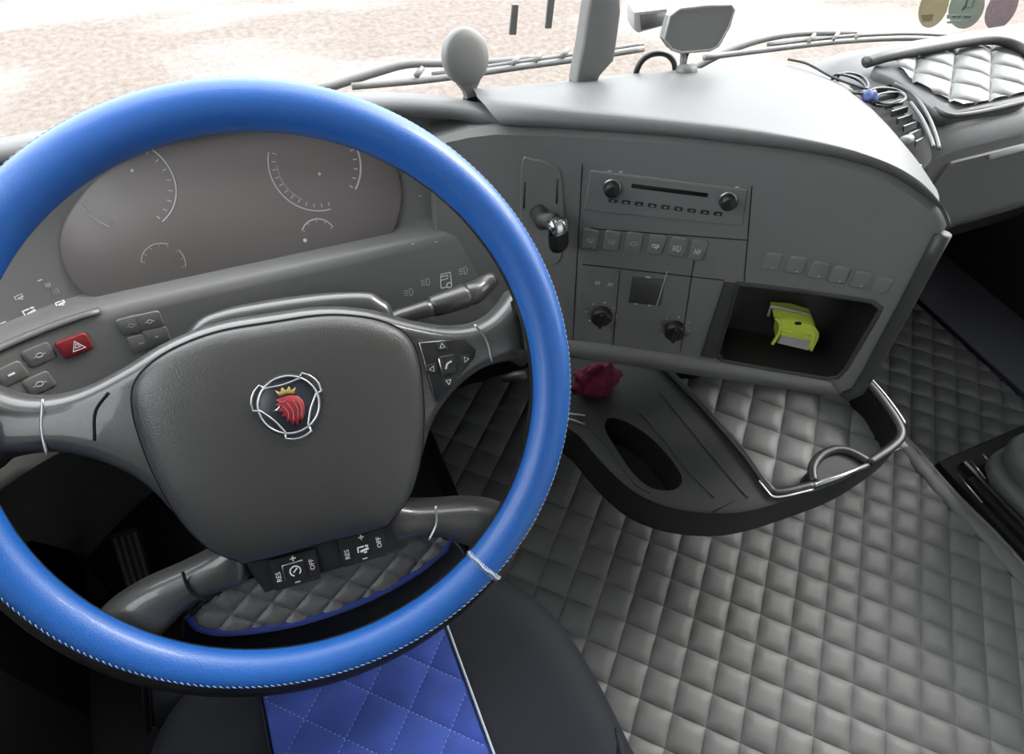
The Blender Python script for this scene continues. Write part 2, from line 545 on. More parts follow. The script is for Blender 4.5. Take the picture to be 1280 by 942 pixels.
TZ = 0.117
tun = thing('tunnel_mat', 'grey quilted leather mat covering the wide engine tunnel beside the driver seat', 'mat', (0.64, 0.2, 0.0))
new('mat_base', slab(rrect(0.20, 1.085, -0.9, 0.80, 0.01, 3), 0.002, [(0, TZ - 0.004), (0.004, TZ)]), M_seam, tun, sharp=50)
anc = at(911.9, 752.7, z=TZ)
quilt(tun, (anc.x, anc.y), 0.0505, math.radians(-45.6), 0.205, 1.052, -0.6, 0.76, TZ, 0.0048, M_quilt)
hem = [Vector((1.052, y, TZ + 0.003)) for y in [-0.6, -0.3, 0, .1, .2, .3, .4, .5, .6, .76]]
hem = cr([(p.x + 0.013 + 0.003 * math.sin(p.y * 23), p.y, p.z) for p in hem], 60)
new('hem', tube(hem, [0.019 + 0.0025 * math.sin(i * 1.9) for i in range(60)], 10, flat=0.35, up=(0, 0, 1)), M_quilt, tun)
new('hem_welt', tube([p + Vector((0.016, 0, 0.0)) for p in hem], 0.006, 8), M_quilt, tun)

pm = thing('passenger_floor_mat', 'darker quilted mat on the sunken passenger floor beyond the tunnel', 'mat', (1.4, 0.45, 0.0))
new('mat_base', box(1.095, 1.56, 0.10, 0.86, 0.001, 0.008), M_seam, pm, smooth=False)
a2 = at(1168, 520, z=0.01)
quilt(pm, (a2.x, a2.y), 0.0515, math.radians(-45.6), 1.10, 1.55, 0.12, 0.84, 0.009, 0.0055, M_quilt)
nm = thing('navy_floor_mat', 'dark navy floor mat by the passenger door', 'mat', (1.67, 0.4, 0))
new('carpet', box(1.565, 1.79, 0.10, 0.86, 0.001, 0.012, 0.004), mat('navy_carpet', (0.22, 0.222, 0.26), 0.9, 0.1), nm)
new('edge_binding', tube([(1.567, 0.10, 0.012), (1.567, 0.86, 0.012)], 0.004, 8), mat('pale_binding', (0.05, 0.05, 0.08), 0.7), nm)

# ================================================================== DASHBOARD
dash = thing('dashboard', 'dark driver dashboard wrapping from the gauges round to the angled centre console', 'dashboard', (0.15, 0.65, 0.25))
lipk = [(-0.47, 0.575), (-0.32, 0.612), (-0.18, 0.634), (0.0, 0.642), (0.10, 0.632), (0.17, 0.613), (0.225, 0.590), (0.25, 0.568), (0.275, 0.554)]
def lip(x):
    for (a, ya), (b, yb) in zip(lipk, lipk[1:]):
        if x <= b:
            t = (x - a) / (b - a); return ya + (yb - ya) * t
    return lipk[-1][1]
def wrap(x):
    return -1.7 * max(0, -0.13 - x) ** 2
NX = 44
xs = [-0.425 + (0.263 + 0.425) * i / (NX - 1) for i in range(NX)]
def drow(f):
    return [Vector((x, f(x)[0], max(f(x)[1], 0.14 if x > 0.185 else 0.0))) for x in xs]
top_rows = [drow(lambda x: (lip(x) + 0.10, 0.60)), drow(lambda x: (lip(x) + 0.082, 0.775)), drow(lambda x: (lip(x) + 0.065, 0.798)),
            drow(lambda x: (lip(x) + 0.045, 0.810)), drow(lambda x: (lip(x) + 0.02, 0.818)), drow(lambda x: (lip(x) + 0.006, 0.819)),
            drow(lambda x: (lip(x), 0.814)), drow(lambda x: (lip(x) + 0.001, 0.806)), drow(lambda x: (lip(x) + 0.012, 0.802))]
new('dash_brow', loft(top_rows), M_dtop, dash)
def yct(x): return 0.665 + wrap(x) - max(0, x - 0.17) * 0.6
def ycb(x): return 0.600 + wrap(x)
face_rows = [drow(lambda x: (lip(x) + 0.012, 0.802)), drow(lambda x: (max(yct(x), lip(x) + 0.014), 0.796)), drow(lambda x: (ycb(x) + 0.032, 0.738)),
             drow(lambda x: (ycb(x) + 0.002, 0.681)), drow(lambda x: (ycb(x) - 0.006, 0.679)), drow(lambda x: (ycb(x) - 0.028, 0.6835)),
             drow(lambda x: (ycb(x) - 0.035, 0.680)), drow(lambda x: (ycb(x) - 0.039, 0.673)), drow(lambda x: (ycb(x) - 0.055, 0.625)), drow(lambda x: (ycb(x) - 0.073, 0.578)),
             drow(lambda x: (ycb(x) - 0.074, 0.566)), drow(lambda x: (ycb(x) - 0.066, 0.556)), drow(lambda x: (ycb(x) + 0.03, 0.46)), drow(lambda x: (ycb(x) + 0.19, 0.22)),
             drow(lambda x: (ycb(x) + 0.26, 0.02))]
face_o = new('instrument_panel', loft(face_rows), M_face, dash, sharp=40)
T_dash = bvh(face_o)
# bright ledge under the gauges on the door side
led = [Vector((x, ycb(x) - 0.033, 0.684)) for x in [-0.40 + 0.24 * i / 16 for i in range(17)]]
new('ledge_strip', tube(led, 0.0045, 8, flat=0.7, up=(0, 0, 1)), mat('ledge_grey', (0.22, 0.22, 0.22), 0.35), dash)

# gauge cluster: lens, dial rings, ticks, pointers
CLF = Frame((0.0, 0.6305, 0.7385), (1, 0, 0), (0, 0.066, 0.115))
cl_ol = [CLF.px(*p) for p in [(75, 305), (110, 235), (170, 195), (260, 165), (370, 150), (450, 165), (492, 205), (500, 260), (470, 320), (400, 338), (250, 352), (120, 372)]]
cl_ol = [(p.x, p.y) for p in cr(cl_ol, 60, True)]
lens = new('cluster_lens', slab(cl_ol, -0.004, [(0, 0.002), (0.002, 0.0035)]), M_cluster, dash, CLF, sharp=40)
def dial(cx, cy, rpx, a0, a1, wd, m, ticks=0, name='gauge_ring'):
    c = Vector(CLF.px(cx, cy)); r = (Vector(CLF.px(cx + rpx, cy)) - c).length
    parts = [ribbon(arc(c.x, c.y, r, r, a0, a1, 40), wd, 0.0008, z=0.0035)]
    for i in range(ticks):
        a = math.radians(a0 + (a1 - a0) * i / max(1, ticks - 1))
        parts.append(ribbon([(c.x + r * 0.84 * math.cos(a), c.y + r * 0.84 * math.sin(a)), (c.x + r * 0.93 * math.cos(a), c.y + r * 0.93 * math.sin(a))], wd * 0.7, 0.0006, z=0.0035))
    return new(name, join(*parts), m, lens, CLF, smooth=False)
M_ring = mat('dial_print', (0.55, 0.53, 0.53), 0.5)
M_ringd = mat('dial_print_dim', (0.36, 0.34, 0.34), 0.5)
for args in [(158, 232, 62, -62, 58, 0.0011, M_ring, 9), (158, 232, 62, 190, 232, 0.0011, M_ringd, 4), (394, 206, 56, -42, 25, 0.0018, M_ring, 6), (394, 206, 56, 155, 275, 0.0011, M_ring, 12),
             (394, 206, 46, 170, 235, 0.0008, M_ringd, 0), (398, 294, 21, 20, 150, 0.0012, M_ring, 5), (205, 328, 27, 60, 165, 0.0010, M_ringd, 5), (205, 328, 27, -25, 30, 0.0010, M_ringd, 3)]:
    dial(*args)
for px, py, r in [(166, 213, 3), (399, 217, 3), (381, 300, 4)]:
    c = CLF.px(px, py)
    new('gauge_lamp', slab(arc(c[0], c[1], 0.0011 * r / 2, 0.0011 * r / 2, 0, 330, 11), 0.003, [(0, 0.0045), (0.0004, 0.005)]), M_ring, lens, CLF)

# printed symbols and switch caps that lie on the built panel
def on_panel(name, tree, px, py, parts, m, parent=dash, lift=0.0003):
    fr = surf_frame(tree, px, py)
    fr.o += fr.ez * lift
    return new(name, join(*parts), m, parent, fr, smooth=False)
def g_lamp(s):     # a headlamp sign: a D with three beams
    return [ribbon([(0, -s / 2), (s * .30, -s * .45), (s * .46, 0), (s * .30, s * .45), (0, s / 2), (0, -s / 2)], s * .09)] + \
           [ribbon([(-s * .75, s * k), (-s * .2, s * k)], s * .10) for k in (-.33, 0, .33)]
def g_bars(s):
    return [ribbon([(x * s, -s * .5), (x * s + s * .1, s * .5)], s * .1) for x in (-.45, -.1, .25)] + [ribbon([(-s * .5, -s * .1), (s * .5, 0)], s * .09)]
def g_ring(s):
    return [ribbon(arc(0, 0, s * .4, s * .3, 0, 360, 14), s * .12, closed=False), ribbon([(-s * .75, -s * .1), (-s * .5, 0)], s * .1), ribbon([(s * .5, 0), (s * .75, -s * .1)], s * .1)]
def g_blob(s):
    return [ribbon([(-s * .5, -s * .25), (-s * .5, s * .25), (s * .1, s * .25)], s * .14), ribbon([(-s * .3, -s * .2), (s * .5, -s * .05)], s * .22),
            ribbon([(s * .2, s * .28), (s * .5, s * .2)], s * .16), ribbon([(0, -s * .4), (s * .3, -s * .36)], s * .12)]
def g_dash(s):
    return [ribbon([(-s * .5, 0), (s * .5, 0)], s * .3)]
def g_truck(s):
    return [ribbon([(-s * .42, -s * .55), (-s * .42, -s * .1), (-s * .30, s * .55), (s * .42, s * .55), (s * .42, -s * .3)], s * .07),
            ribbon([(-s * .36, s * .08), (s * .18, s * .12), (s * .22, s * .36), (-s * .30, s * .36)], s * .06), ribbon([(-s * .42, -s * .55), (s * .0, -s * .55)], s * .07),
            ribbon(arc(s * .22, -s * .45, s * .20, s * .20, 0, 360, 16), s * .09)]
# left group of small symbols on the gauge panel
for px, py, g, s, m in [(24, 371, g_blob, 0.007, M_grey), (37, 389, g_blob, 0.010, M_white), (50, 350, g_dash, 0.004, M_grey), (60, 356, g_bars, 0.005, M_grey),
                        (70, 364, g_bars, 0.006, M_dim), (76, 379, g_blob, 0.008, M_white), (4, 403, g_dash, 0.005, M_grey)]:
    on_panel('panel_symbol', T_dash, px, py, g(s), m)
# switch caps on the sloping lower panel
def cap(px, py, wx, wy, m, glyph=None, gs=0.008, gm=None, name='switch', tree=None, h=0.003, dx=0.0, dy=0.0):
    fr = surf_frame(tree or T_dash, px, py)
    o = new(name, slab(rrect(-wx / 2, wx / 2, -wy / 2, wy / 2, min(wx, wy) * .18, 3), -0.004, [(0, h - 0.0012), (0.0004, h - 0.0004), (0.0014, h)]), m, dash, fr, sharp=60)
    if glyph:
        g = tf(join(*glyph(gs)), Matrix.Translation((dx, dy, h)))
        new('symbol', g, gm or M_grey, o, fr, smooth=False)
    return o
def g_tri(s):
    t = [(-s * .5, -s * .42), (s * .5, -s * .42), (0, s * .46)]
    return [ribbon(t, s * .11, closed=True), ribbon([(p[0] * .42, p[1] * .42) for p in t], s * .1, closed=True)]
hz = cap(93, 431, 0.028, 0.019, M_red, g_tri, 0.011, M_white, 'hazard_switch', h=0.0035, dx=0.002)
hz['label'] = 'red hazard light button with white triangle'
for px, py, g, s, m in [(49, 443, g_ring, 0.007, M_grey), (14, 467, g_dash, 0.006, M_white), (49, 479, g_ring, 0.008, M_grey), (164, 406, g_ring, 0.006, M_dim),
                        (187, 401, g_ring, 0.006, M_grey), (177, 428, g_dash, 0.005, M_dim), (196, 420, g_dash, 0.003, M_grey)]:
    cap(px, py, 0.024, 0.019, M_face, g, s, m, h=0.0014)
# light control on the other side of the column
for px, py, g, s, m in [(512, 365, g_lamp, 0.009, M_grey), (533, 352, g_lamp, 0.009, M_grey), (580, 338, g_lamp, 0.009, M_grey), (580, 360, g_lamp, 0.009, M_grey), (557, 350, g_truck, 0.016, M_white)]:
    on_panel('light_symbol', T_dash, px, py, g(s), m)
for px, py in [(516, 305), (545, 302), (575, 298), (525, 245)]:
    on_panel('panel_symbol', T_dash, px, py, g_dash(0.003), M_grey)

# ---- centre console: angled face with a storage pocket
ca31, sa31 = math.cos(math.radians(31)), math.sin(math.radians(31))
ce, se = math.cos(math.radians(5)), math.sin(math.radians(5))
nC = Vector((-sa31 * ce, -ca31 * ce, se))
exC = Vector((ca31, -sa31, 0))
CF = Frame(at(1070, 495, x=0.66), exC, nC.cross(exC))
def C(*ps): return [CF.px(*p) for p in ps]
low = C((545, 416), (700, 440), (800, 454), (900, 470), (1000, 486), (1036, 495), (1062, 497), (1076, 488), (1090, 466), (1130, 392), (1165, 325), (1180, 298))
upper = C((1186, 285), (1177, 265), (1150, 242), (1110, 218), (1050, 200), (960, 186), (830, 172), (700, 163), (618, 161), (585, 165), (535, 176))
f_ol = low + upper
pocket = C((925, 357), (1000, 366), (1088, 379), (1097, 386), (1092, 397), (1055, 460), (1045, 470), (1032, 471), (960, 459), (905, 449), (899, 442), (902, 432))
back_o = [Vector((p[0] - 0.01, p[1] - 0.004, -0.045)) for p in f_ol]
front = [Vector((p[0], p[1], 0)) for p in f_ol]
ins = offset(f_ol, 0.006)
mid = [Vector((p[0], p[1], -0.006)) for p in f_ol]
V1 = loft([back_o, mid, [Vector((p.x, p.y, 0.0)) for p in ins]], cu=True)
V2 = fill([tuple(p) for p in ins], 0.0, pocket)
cface = new('console_face', join(V1, V2), M_face, dash, CF, sharp=35)
pk_back = offset(pocket, 0.008)
pw = loft([[Vector((p[0], p[1], 0)) for p in pocket], [Vector((p[0], p[1], -0.055)) for p in pk_back]], cu=True)
pb = fill([tuple(p) for p in pk_back], -0.055)
pocket_o = new('storage_pocket', join(pw, pb), M_blk, dash, CF, sharp=35)
T_con = bvh(cface)
# rounded side and lower trims
side = C((1181, 292), (1165, 322), (1130, 388), (1090, 462), (1074, 487), (1058, 494))
new('side_trim', tube([Vector((p[0] - .002, p[1], 0.001)) for p in side], 0.0085, 10), M_dash, dash, CF)
lo = C((640, 436), (760, 451), (900, 472), (1000, 487), (1050, 495))
hi_ = C((640, 416), (760, 430), (893, 450), (1000, 468), (1040, 476))
new('lower_trim', loft([[Vector((p[0], p[1], 0.0)) for p in hi_], [Vector((p[0], p[1] - .002, 0.006)) for p in hi_], [Vector((p[0], p[1] + .004, 0.007)) for p in lo], [Vector((p[0], p[1], -0.004)) for p in lo]]), M_face, dash, CF)
new('pocket_bezel', loft([[Vector((p[0], p[1], 0.0005)) for p in pocket], [Vector((p[0], p[1], 0.003)) for p in offset(pocket, -0.002)], [Vector((p[0], p[1], 0.0)) for p in offset(pocket, -0.006)]], cu=True), M_dash, dash, CF)
new('pocket_pillar', slab(C((905, 352), (921, 354), (893, 446), (876, 443)), 0, [(0, 0.003), (0.001, 0.004)]), M_dash, dash, CF, sharp=40)

# top of the console: padded lip, then the broad shelf running to the windscreen
r_low = [CF.w(*CF.px(*p)) for p in [(626, 159), (700, 163), (830, 172), (960, 186), (1050, 200), (1110, 218), (1150, 242), (1177, 265), (1186, 285)]]
def atz(p, z): return at(p[0], p[1], z=z)
r_up = [atz(p, z) for p, z in [((597, 122), .828), ((680, 131), .836), ((800, 143), .84), ((930, 158), .842), ((1030, 177), .840), ((1090, 195), .834), ((1130, 213), .824), ((1157, 236), .808), ((1174, 260), .790)]]
r_back = [atz(p, z) for p, z in [((585, 113), .797), ((680, 104), .80), ((780, 93), .802), ((880, 85), .803), ((975, 79), .803), ((1045, 97), .803), ((1092, 138), .80), ((1130, 183), .79), ((1163, 232), .778)]]
N2 = 60
A_, B_, D_ = cr(r_low, N2), cr(r_up, N2), cr(r_back, N2)
rows = [[p - nC * 0.004 for p in A_], [p + nC * 0.002 + Vector((0, 0, .004)) for p in A_]]
for t, bul in ((0.35, 0.006), (0.7, 0.006), (1.0, 0.0)):
    rows.append([a.lerp(b, t) + nC * bul * 0.7 + Vector((0, 0, bul * 0.7)) for a, b in zip(A_, B_)])
for t in (0.06, 0.15, 0.35, 0.6, 0.85, 0.95, 1.0):
    rows.append([b.lerp(d, t) + Vector((0, 0, 0.006 * math.sin(pi * min(1, t)) * (1 if t > .1 else .6))) for b, d in zip(B_, D_)])
rows.append([d + Vector((0.012, 0.012, -0.02)) for d in D_])
rows.append([d + Vector((0.02, 0.03, -0.25)) for d in D_])
new('console_top', loft(rows), M_dtop, dash)

# radio with two knobs, a slot and buttons
rad_ol = C((738, 212), (935, 236), (928, 282), (730, 262))
rad = new('radio', slab(rad_ol, -0.002, [(0, 0.001), (0.0012, 0.0022)]), M_face, dash, CF, sharp=40)
for px, py in ((765, 232), (909, 248)):
    c = CF.px(px, py)
    k = new('radio_knob', slab(arc(c[0], c[1], 0.0078, 0.0078, 0, 345, 23), 0.002, [(0, 0.012), (0.001, 0.0135), (0.003, 0.014)]), M_blk, rad, CF, sharp=50)
    new('knob_ring', tube([Vector((c[0] + 0.0085 * math.cos(a * pi / 12), c[1] + 0.0085 * math.sin(a * pi / 12), 0.0035)) for a in range(24)], 0.0010, 6, closed=True), M_silver, rad, CF)
for i in range(9):
    px, py = 766 + i * 16.4, 249 + i * 2.05
    c = CF.px(px, py)
    new('radio_button', slab(rrect(c[0] - .0045, c[0] + .0045, c[1] - .0022, c[1] + .0022, .001, 2), 0.001, [(0, 0.003), (.0005, 0.0035)]), M_blk, rad, CF)
    new('radio_print', tf(ribbon([(-.0016, 0), (.0016, 0)], .0009), Matrix.Translation((c[0], c[1], 0.0036))), M_dim, rad, CF, smooth=False)
new('radio_slot', slab(C((790, 228), (885, 240), (884, 245), (789, 233)), 0.001, [(0, 0.0026)]), M_deep, rad, CF)
for px, py in ((762, 212), (776, 213), (921, 232)):
    c = CF.px(px, py)
    new('radio_print', tf(ribbon([(-.002, 0), (.002, 0)], .0011), Matrix.Translation((c[0], c[1], 0.0026))), M_grey, rad, CF, smooth=False)
# switch row
for i, (px, py, g) in enumerate([(738, 298, g_blob), (765, 300, g_bars), (792, 302, g_ring), (820, 305, g_blob), (847, 308, g_lamp), (872, 312, g_bars)]):
    cap(px, py, 0.0185, 0.026, M_face, g, 0.0075, M_grey if i > 2 else M_dim, 'rocker_switch', T_con, 0.0025, dy=-0.001)
for px, py in [(965, 338), (995, 343), (1023, 349), (1049, 355), (1076, 361), (1102, 368)]:
    cap(px, py - 12, 0.019, 0.022, M_face, g_dash, 0.0022, M_grey, 'rocker_switch', T_con, 0.0022, dx=.003, dy=-0.007)
# climate unit: two dials, display, symbols
for px, py in ((752, 392), (843, 410)):
    c = CF.px(px, py)
    k = new('climate_dial', slab(arc(c[0], c[1], 0.0125, 0.0125, 0, 345, 23), -0.001, [(0, 0.010), (0.001, 0.0115), (0.003, 0.012)]), M_blk, dash, CF, sharp=50)
    new('dial_grip', slab(rrect(c[0] - .0025, c[0] + .0025, c[1] - .011, c[1] + .011, .001, 2), 0.011, [(0, 0.016), (.0008, 0.017)]), M_blk, k, CF, sharp=50)
    for q in range(7):
        a = math.radians(-50 + q * 46)
        x, y = c[0] + .0185 * math.cos(a), c[1] + .0185 * math.sin(a)
        new('dial_mark', tf(ribbon([(-.0013, 0), (.0013, 0)], .0016), Matrix.Translation((x, y, 0.0002))), M_grey if q % 3 == 0 else M_dim, k, CF, smooth=False)
disp = new('climate_display', slab(C((791, 345), (831, 349), (825, 381), (786, 377)), 0, [(0, 0.0015), (.0006, 0.002)]), mat('display_grey', (0.10, 0.10, 0.10), 0.3), dash, CF, sharp=40)
new('display_edge', tf(ribbon(C((834, 337), (821, 380)), .0012), Matrix.Translation((0, 0, .0022))), M_dim, disp, CF, smooth=False)
for px, py in ((747, 353), (763, 355)):
    on_panel('climate_symbol', T_con, px, py, g_bars(0.006), M_grey)
on_panel('climate_symbol', T_con, 810, 346, g_dash(0.006), M_grey)
for px, py in ((795, 378), (812, 380)):
    on_panel('climate_symbol', T_con, px, py, g_dash(0.004), M_grey, lift=0.0024)
# seams between the console modules
for seg in [((735, 285), (935, 300)), ((728, 330), (905, 350)), ((868, 322), (850, 440)), ((775, 338), (765, 440)), ((728, 205), (716, 425)), ((940, 232), (930, 352))]:
    new('panel_seam', tf(ribbon(C(*seg), .0010), Matrix.Translation((0, 0, 0.0002))), M_deep, dash, CF, smooth=False)

# parking brake lever in its upright recess
c = CF.px(686, 262)
rc = C((652, 205), (668, 198), (690, 205), (703, 225), (704, 310), (690, 330), (664, 322), (652, 300))
rc = [(p.x, p.y) for p in cr(rc, 40, True)]
pbk = new('parking_brake', slab(rc, 0.0, [(0, 0.002), (.001, 0.003)]), M_face, dash, CF, sharp=40)
pbk['label'] = 'dark parking brake lever with a chrome cap'
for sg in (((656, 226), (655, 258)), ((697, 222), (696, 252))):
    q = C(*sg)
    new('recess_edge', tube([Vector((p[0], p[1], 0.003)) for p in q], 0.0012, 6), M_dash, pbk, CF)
b0, b1 = CF.px(676, 268), CF.px(697, 290)
new('lever_arm', tube([Vector((*CF.px(672, 262), 0.001)), Vector((*CF.px(681, 268), .014)), Vector((*CF.px(692, 276, .03), .030))], [.010, .010, .009], 14), M_dash, pbk, CF)
hd = [Vector((*CF.px(695, 272, .03), .030)), Vector((*CF.px(697, 280, .032), .034)), Vector((*CF.px(698, 298, .032), .033)), Vector((*CF.px(699, 312, .03), .029))]
new('lever_handle', tube(cr(hd, 14), [.007, .0105, .0115, .012, .012, .012, .012, .012, .012, .012, .012, .0115, .010, .005], 16, flat=.8), M_blk, pbk, CF)
cp = cr([hd[0] + Vector((0, .002, .001)), hd[1], hd[1].lerp(hd[2], .35)], 8)
new('chrome_cap', tube(cp, [.0065, .0108, .0122, .0129, .013, .013, .013, .0128], 16, flat=.8), M_chrome, pbk, CF)

# lime clip device in the pocket
LF = Frame(CF.w(*CF.px(990, 410, -.03), -.03), exC, CF.ey)
ld = thing('phone_clip', 'lime green plastic clip holder with grey face in the console pocket', 'clip', LF.o)
def L(*ps): return [LF.px(*p) for p in ps]
shell = L((966, 392), (990, 394), (1016, 402), (1020, 412), (1021, 420), (1012, 433), (1008, 434), (1012, 424), (1010, 416), (975, 405), (972, 413), (966, 424), (963, 423), (969, 408))
new('clip_body', slab(L((966, 391), (992, 393), (1015, 400), (1021, 414), (1011, 433), (970, 424), (973, 408)), -0.022, [(0, 0.006), (0.002, 0.009)]), M_lime, ld, LF, sharp=40)
new('clip_face', slab(L((975, 413), (1012, 419), (1008, 431), (970, 422)), 0.008, [(0, 0.010), (0.0008, 0.0108)]), M_lgrey, ld, LF, sharp=40)
new('clip_flange', tube([Vector((*p, .009)) for p in cr(L((968, 391), (974, 399), (971, 412), (964, 424)), 10) for p in [(p.x, p.y)]], .0022, 8), M_lime, ld, LF)
new('clip_rib', tube([Vector((*p, .0095)) for p in L((975, 406), (1012, 414))], .0018, 8), M_lime, ld, LF)
new('clip_flange', tube([Vector((*p, .009)) for p in cr([(*q, 0) for q in L((1014, 402), (1020, 413), (1012, 432))], 10) for p in [(p.x, p.y)]], .0020, 8), M_lime, ld, LF)
cc = LF.px(996, 398)
new('clip_hole', slab(arc(cc[0], cc[1], .0045, .0025, 0, 340, 17), 0.007, [(0, 0.0095)]), M_deep, ld, LF)
new('clip_bracket', join(tube([Vector((*p, -.004)) for p in L((961, 397), (964, 385), (1012, 395))], .0022, 8)), M_lgrey, ld, LF)
new('bracket_stem', box(-.006, .006, -.006, .006, -.026, -.018), M_lgrey, ld, LF, smooth=False)

# ================================================================== STEERING WHEEL
WT = math.radians(47.64)
wn = Vector((0, -math.sin(WT), math.cos(WT)))
wv0 = wn.cross(Vector((1, 0, 0)))
turn = math.radians(-5)
wu = Vector((1, 0, 0)) * math.cos(turn) + wv0 * math.sin(turn)
wv = wn.cross(wu)
WF = Frame((-0.0118, 0.330, 0.7593), wu, wv)
wh = thing('steering_wheel', 'truck steering wheel with blue leather rim cover and four-spoke dark hub', 'steering wheel', WF.o, frame=WF)
RM = 0.215
def rim_pt(th, ph, r):
    o = Vector((math.cos(th), math.sin(th), 0))
    return o * (RM + r * math.cos(ph)) + Vector((0, 0, r * math.sin(ph)))
def seam_ph(th):   # where the cover ends on the outer side
    return math.radians(39 + 40 * math.cos(th + pi / 2 + 0.35))
NT = 160
rows, rows2 = [], []
for i in range(NT):
    th = 2 * pi * i / NT
    p0 = seam_ph(th); p1 = math.radians(186 - 20 * max(0.0, math.cos(th)) ** 2)
    rows.append([rim_pt(th, p0 + (p1 - p0) * k / 16, 0.0186 - (0.0012 if k in (0, 16) else 0)) for k in range(17)])
    rows2.append([rim_pt(th, p1 - .12 + (2 * pi + p0 - p1 + .24) * k / 14, 0.0176) for k in range(15)])
new('rim_cover', loft(rows, cv=True), M_blue, wh, WF)
new('rim_back', loft(rows2, cv=True), M_rimb, wh, WF)
stt = []
for i in range(300):
    th = 2 * pi * i / 300
    p = seam_ph(th) + 0.16
    a = rim_pt(th, p, 0.0187); b = rim_pt(th + 0.013, p - 0.07, 0.0187)
    stt.append(tube([a, b], 0.00032, 4))
o = new('rim_stitching', join(*stt), M_thread, wh, WF); o['kind'] = 'stuff'
# joint of the cover, sewn across the rim
jt = []
for th, wdt in ((math.radians(-53), 0.0007),):
    jt.append(tube([rim_pt(th + 0.02 * math.sin(k * 1.0) * 0.12, math.radians(20 + 155 * k / 20), 0.0189) for k in range(21)], 0.0010, 6))
    for k in range(24):
        p = math.radians(25 + 150 * k / 24)
        jt.append(tube([rim_pt(th - 0.012, p, 0.0188), rim_pt(th + 0.012, p + .05, 0.0188)], 0.0005, 4))
new('cover_joint', join(*jt), M_thread, wh, WF)

# hub shell with the two upper spokes
th_ = [(0, .0675), (.04, .0665), (.075, .0585), (.105, .0455), (.135, .0350), (.158, .0325), (.175, .036), (.188, .044), (.203, .055), (.207, .03), (.205, -.012), (.19, -.0065), (.165, -.0075), (.142, -.017), (.122, -.032), (.108, -.05), (.09, -.085), (.07, -.11), (0, -.112)]
hol = [(p.x, p.y) for p in cr(mirror(th_), 150, True)]
def hubz(x, y): return -0.010 * (min(abs(x), .2) / .2) ** 2
new('hub_shell', slab(hol, -0.034, [(0, -0.022), (0.002, -0.014), (0.005, -0.0085), (0.009, -0.0055), (0.013, -0.0045)], hubz), M_hubd, wh, WF, sharp=50)
# lower spokes
def spoke(s):
    ol = [(.058, -.100), (.08, -.1085), (.10, -.114), (.125, -.1190), (.142, -.1240), (.158, -.1315), (.166, -.1400), (.155, -.155), (.138, -.170), (.122, -.1615), (.104, -.1490), (.085, -.1415), (.06, -.140), (.052, -.12)]
    ol = [(s * x, y) for x, y in ol]
    if s < 0: ol.reverse()
    ol = [(p.x, p.y) for p in cr(ol, 56, True)]
    return new('lower_spoke', slab(ol, -0.034, [(0, -0.022), (0.002, -0.014), (0.005, -0.009), (0.009, -0.0065)], lambda x, y: -0.004 * (abs(x) / .16)), M_hubd, wh, WF, sharp=50)
spoke(1); spoke(-1)
# bright seams across the spokes
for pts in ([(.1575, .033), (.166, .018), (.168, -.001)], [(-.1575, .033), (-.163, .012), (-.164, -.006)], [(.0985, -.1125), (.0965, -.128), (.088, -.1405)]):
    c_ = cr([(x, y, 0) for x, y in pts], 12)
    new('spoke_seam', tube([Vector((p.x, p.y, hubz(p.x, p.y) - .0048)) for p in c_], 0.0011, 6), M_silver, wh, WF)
for pts in ([(-.0985, -.1125), (-.0965, -.128), (-.088, -.1405)], [(-.117, .030), (-.128, .018), (-.133, -.002)]):
    c_ = cr([(x, y, 0) for x, y in pts], 12)
    new('spoke_groove', tube([Vector((p.x, p.y, hubz(p.x, p.y) - .0048)) for p in c_], 0.0012, 6), M_deep, wh, WF)
# airbag cover over a dark shadow gap
cv = [(0, .0605), (.036, .060), (.064, .0545), (.085, .0455), (.0985, .033), (.1035, .014), (.1025, -.014), (.0985, -.042), (.090, -.072), (.077, -.097), (.060, -.1125), (.048, -.117), (0, -.1165)]
col_ = [(p.x, p.y) for p in cr(mirror(cv), 140, True)]
new('cover_gap', slab(offset(col_, -0.0016), -0.02, [(0, -0.0038), (.0005, -0.0034)]), M_deep, wh, WF)
new('airbag_cover', dome(col_, [(1, -.012), (1, -.0015), (.992, .0010), (.978, .0030), (.95, .0052), (.88, .0078), (.75, .0098), (.55, .0112), (.3, .0118), (.15, .0118), (0, .0118)], (0, -.015)), M_hub, wh, WF)

# emblem: ringed badge with three lobes, crowned red griffin head
emb = new('emblem', slab(arc(0, 0, .0232, .0232, 0, 354, 59), .010, [(0, .0128), (.0006, .0133)]), M_navye, wh, WF, sharp=40)
EZ = .0138
def etube(pts, r, m, name, closed=False, n=20):
    return new(name, tube([Vector((p[0], p[1], EZ)) for p in pts], r, 8, closed=closed, flat=.7, up=(0, 0, 1)), m, emb, WF)
etube(arc(0, 0, .0215, .0215, 0, 354, 59), .0009, M_silver, 'badge_ring', True)
for k in range(3):
    a = 36 + 120 * k
    pr = [(.0213, -24), (.0255, -22), (.0262, -10), (.0264, 0), (.0262, 10), (.0255, 22), (.0213, 24)]
    etube([(r * math.cos(math.radians(a + b)), r * math.sin(math.radians(a + b))) for r, b in pr], .0008, M_silver, 'badge_lobe')
    c0 = math.radians(a + 60)
    p0 = Vector((.0213 * math.cos(c0 - .66), .0213 * math.sin(c0 - .66))); p1 = Vector((.0213 * math.cos(c0 + .66), .0213 * math.sin(c0 + .66)))
    mid_ = (p0 + p1) / 2 * 0.93
    etube([(p.x, p.y) for p in cr([(p0.x, p0.y, 0), (mid_.x, mid_.y, 0), (p1.x, p1.y, 0)], 14)], .0008, M_silver, 'badge_chord')
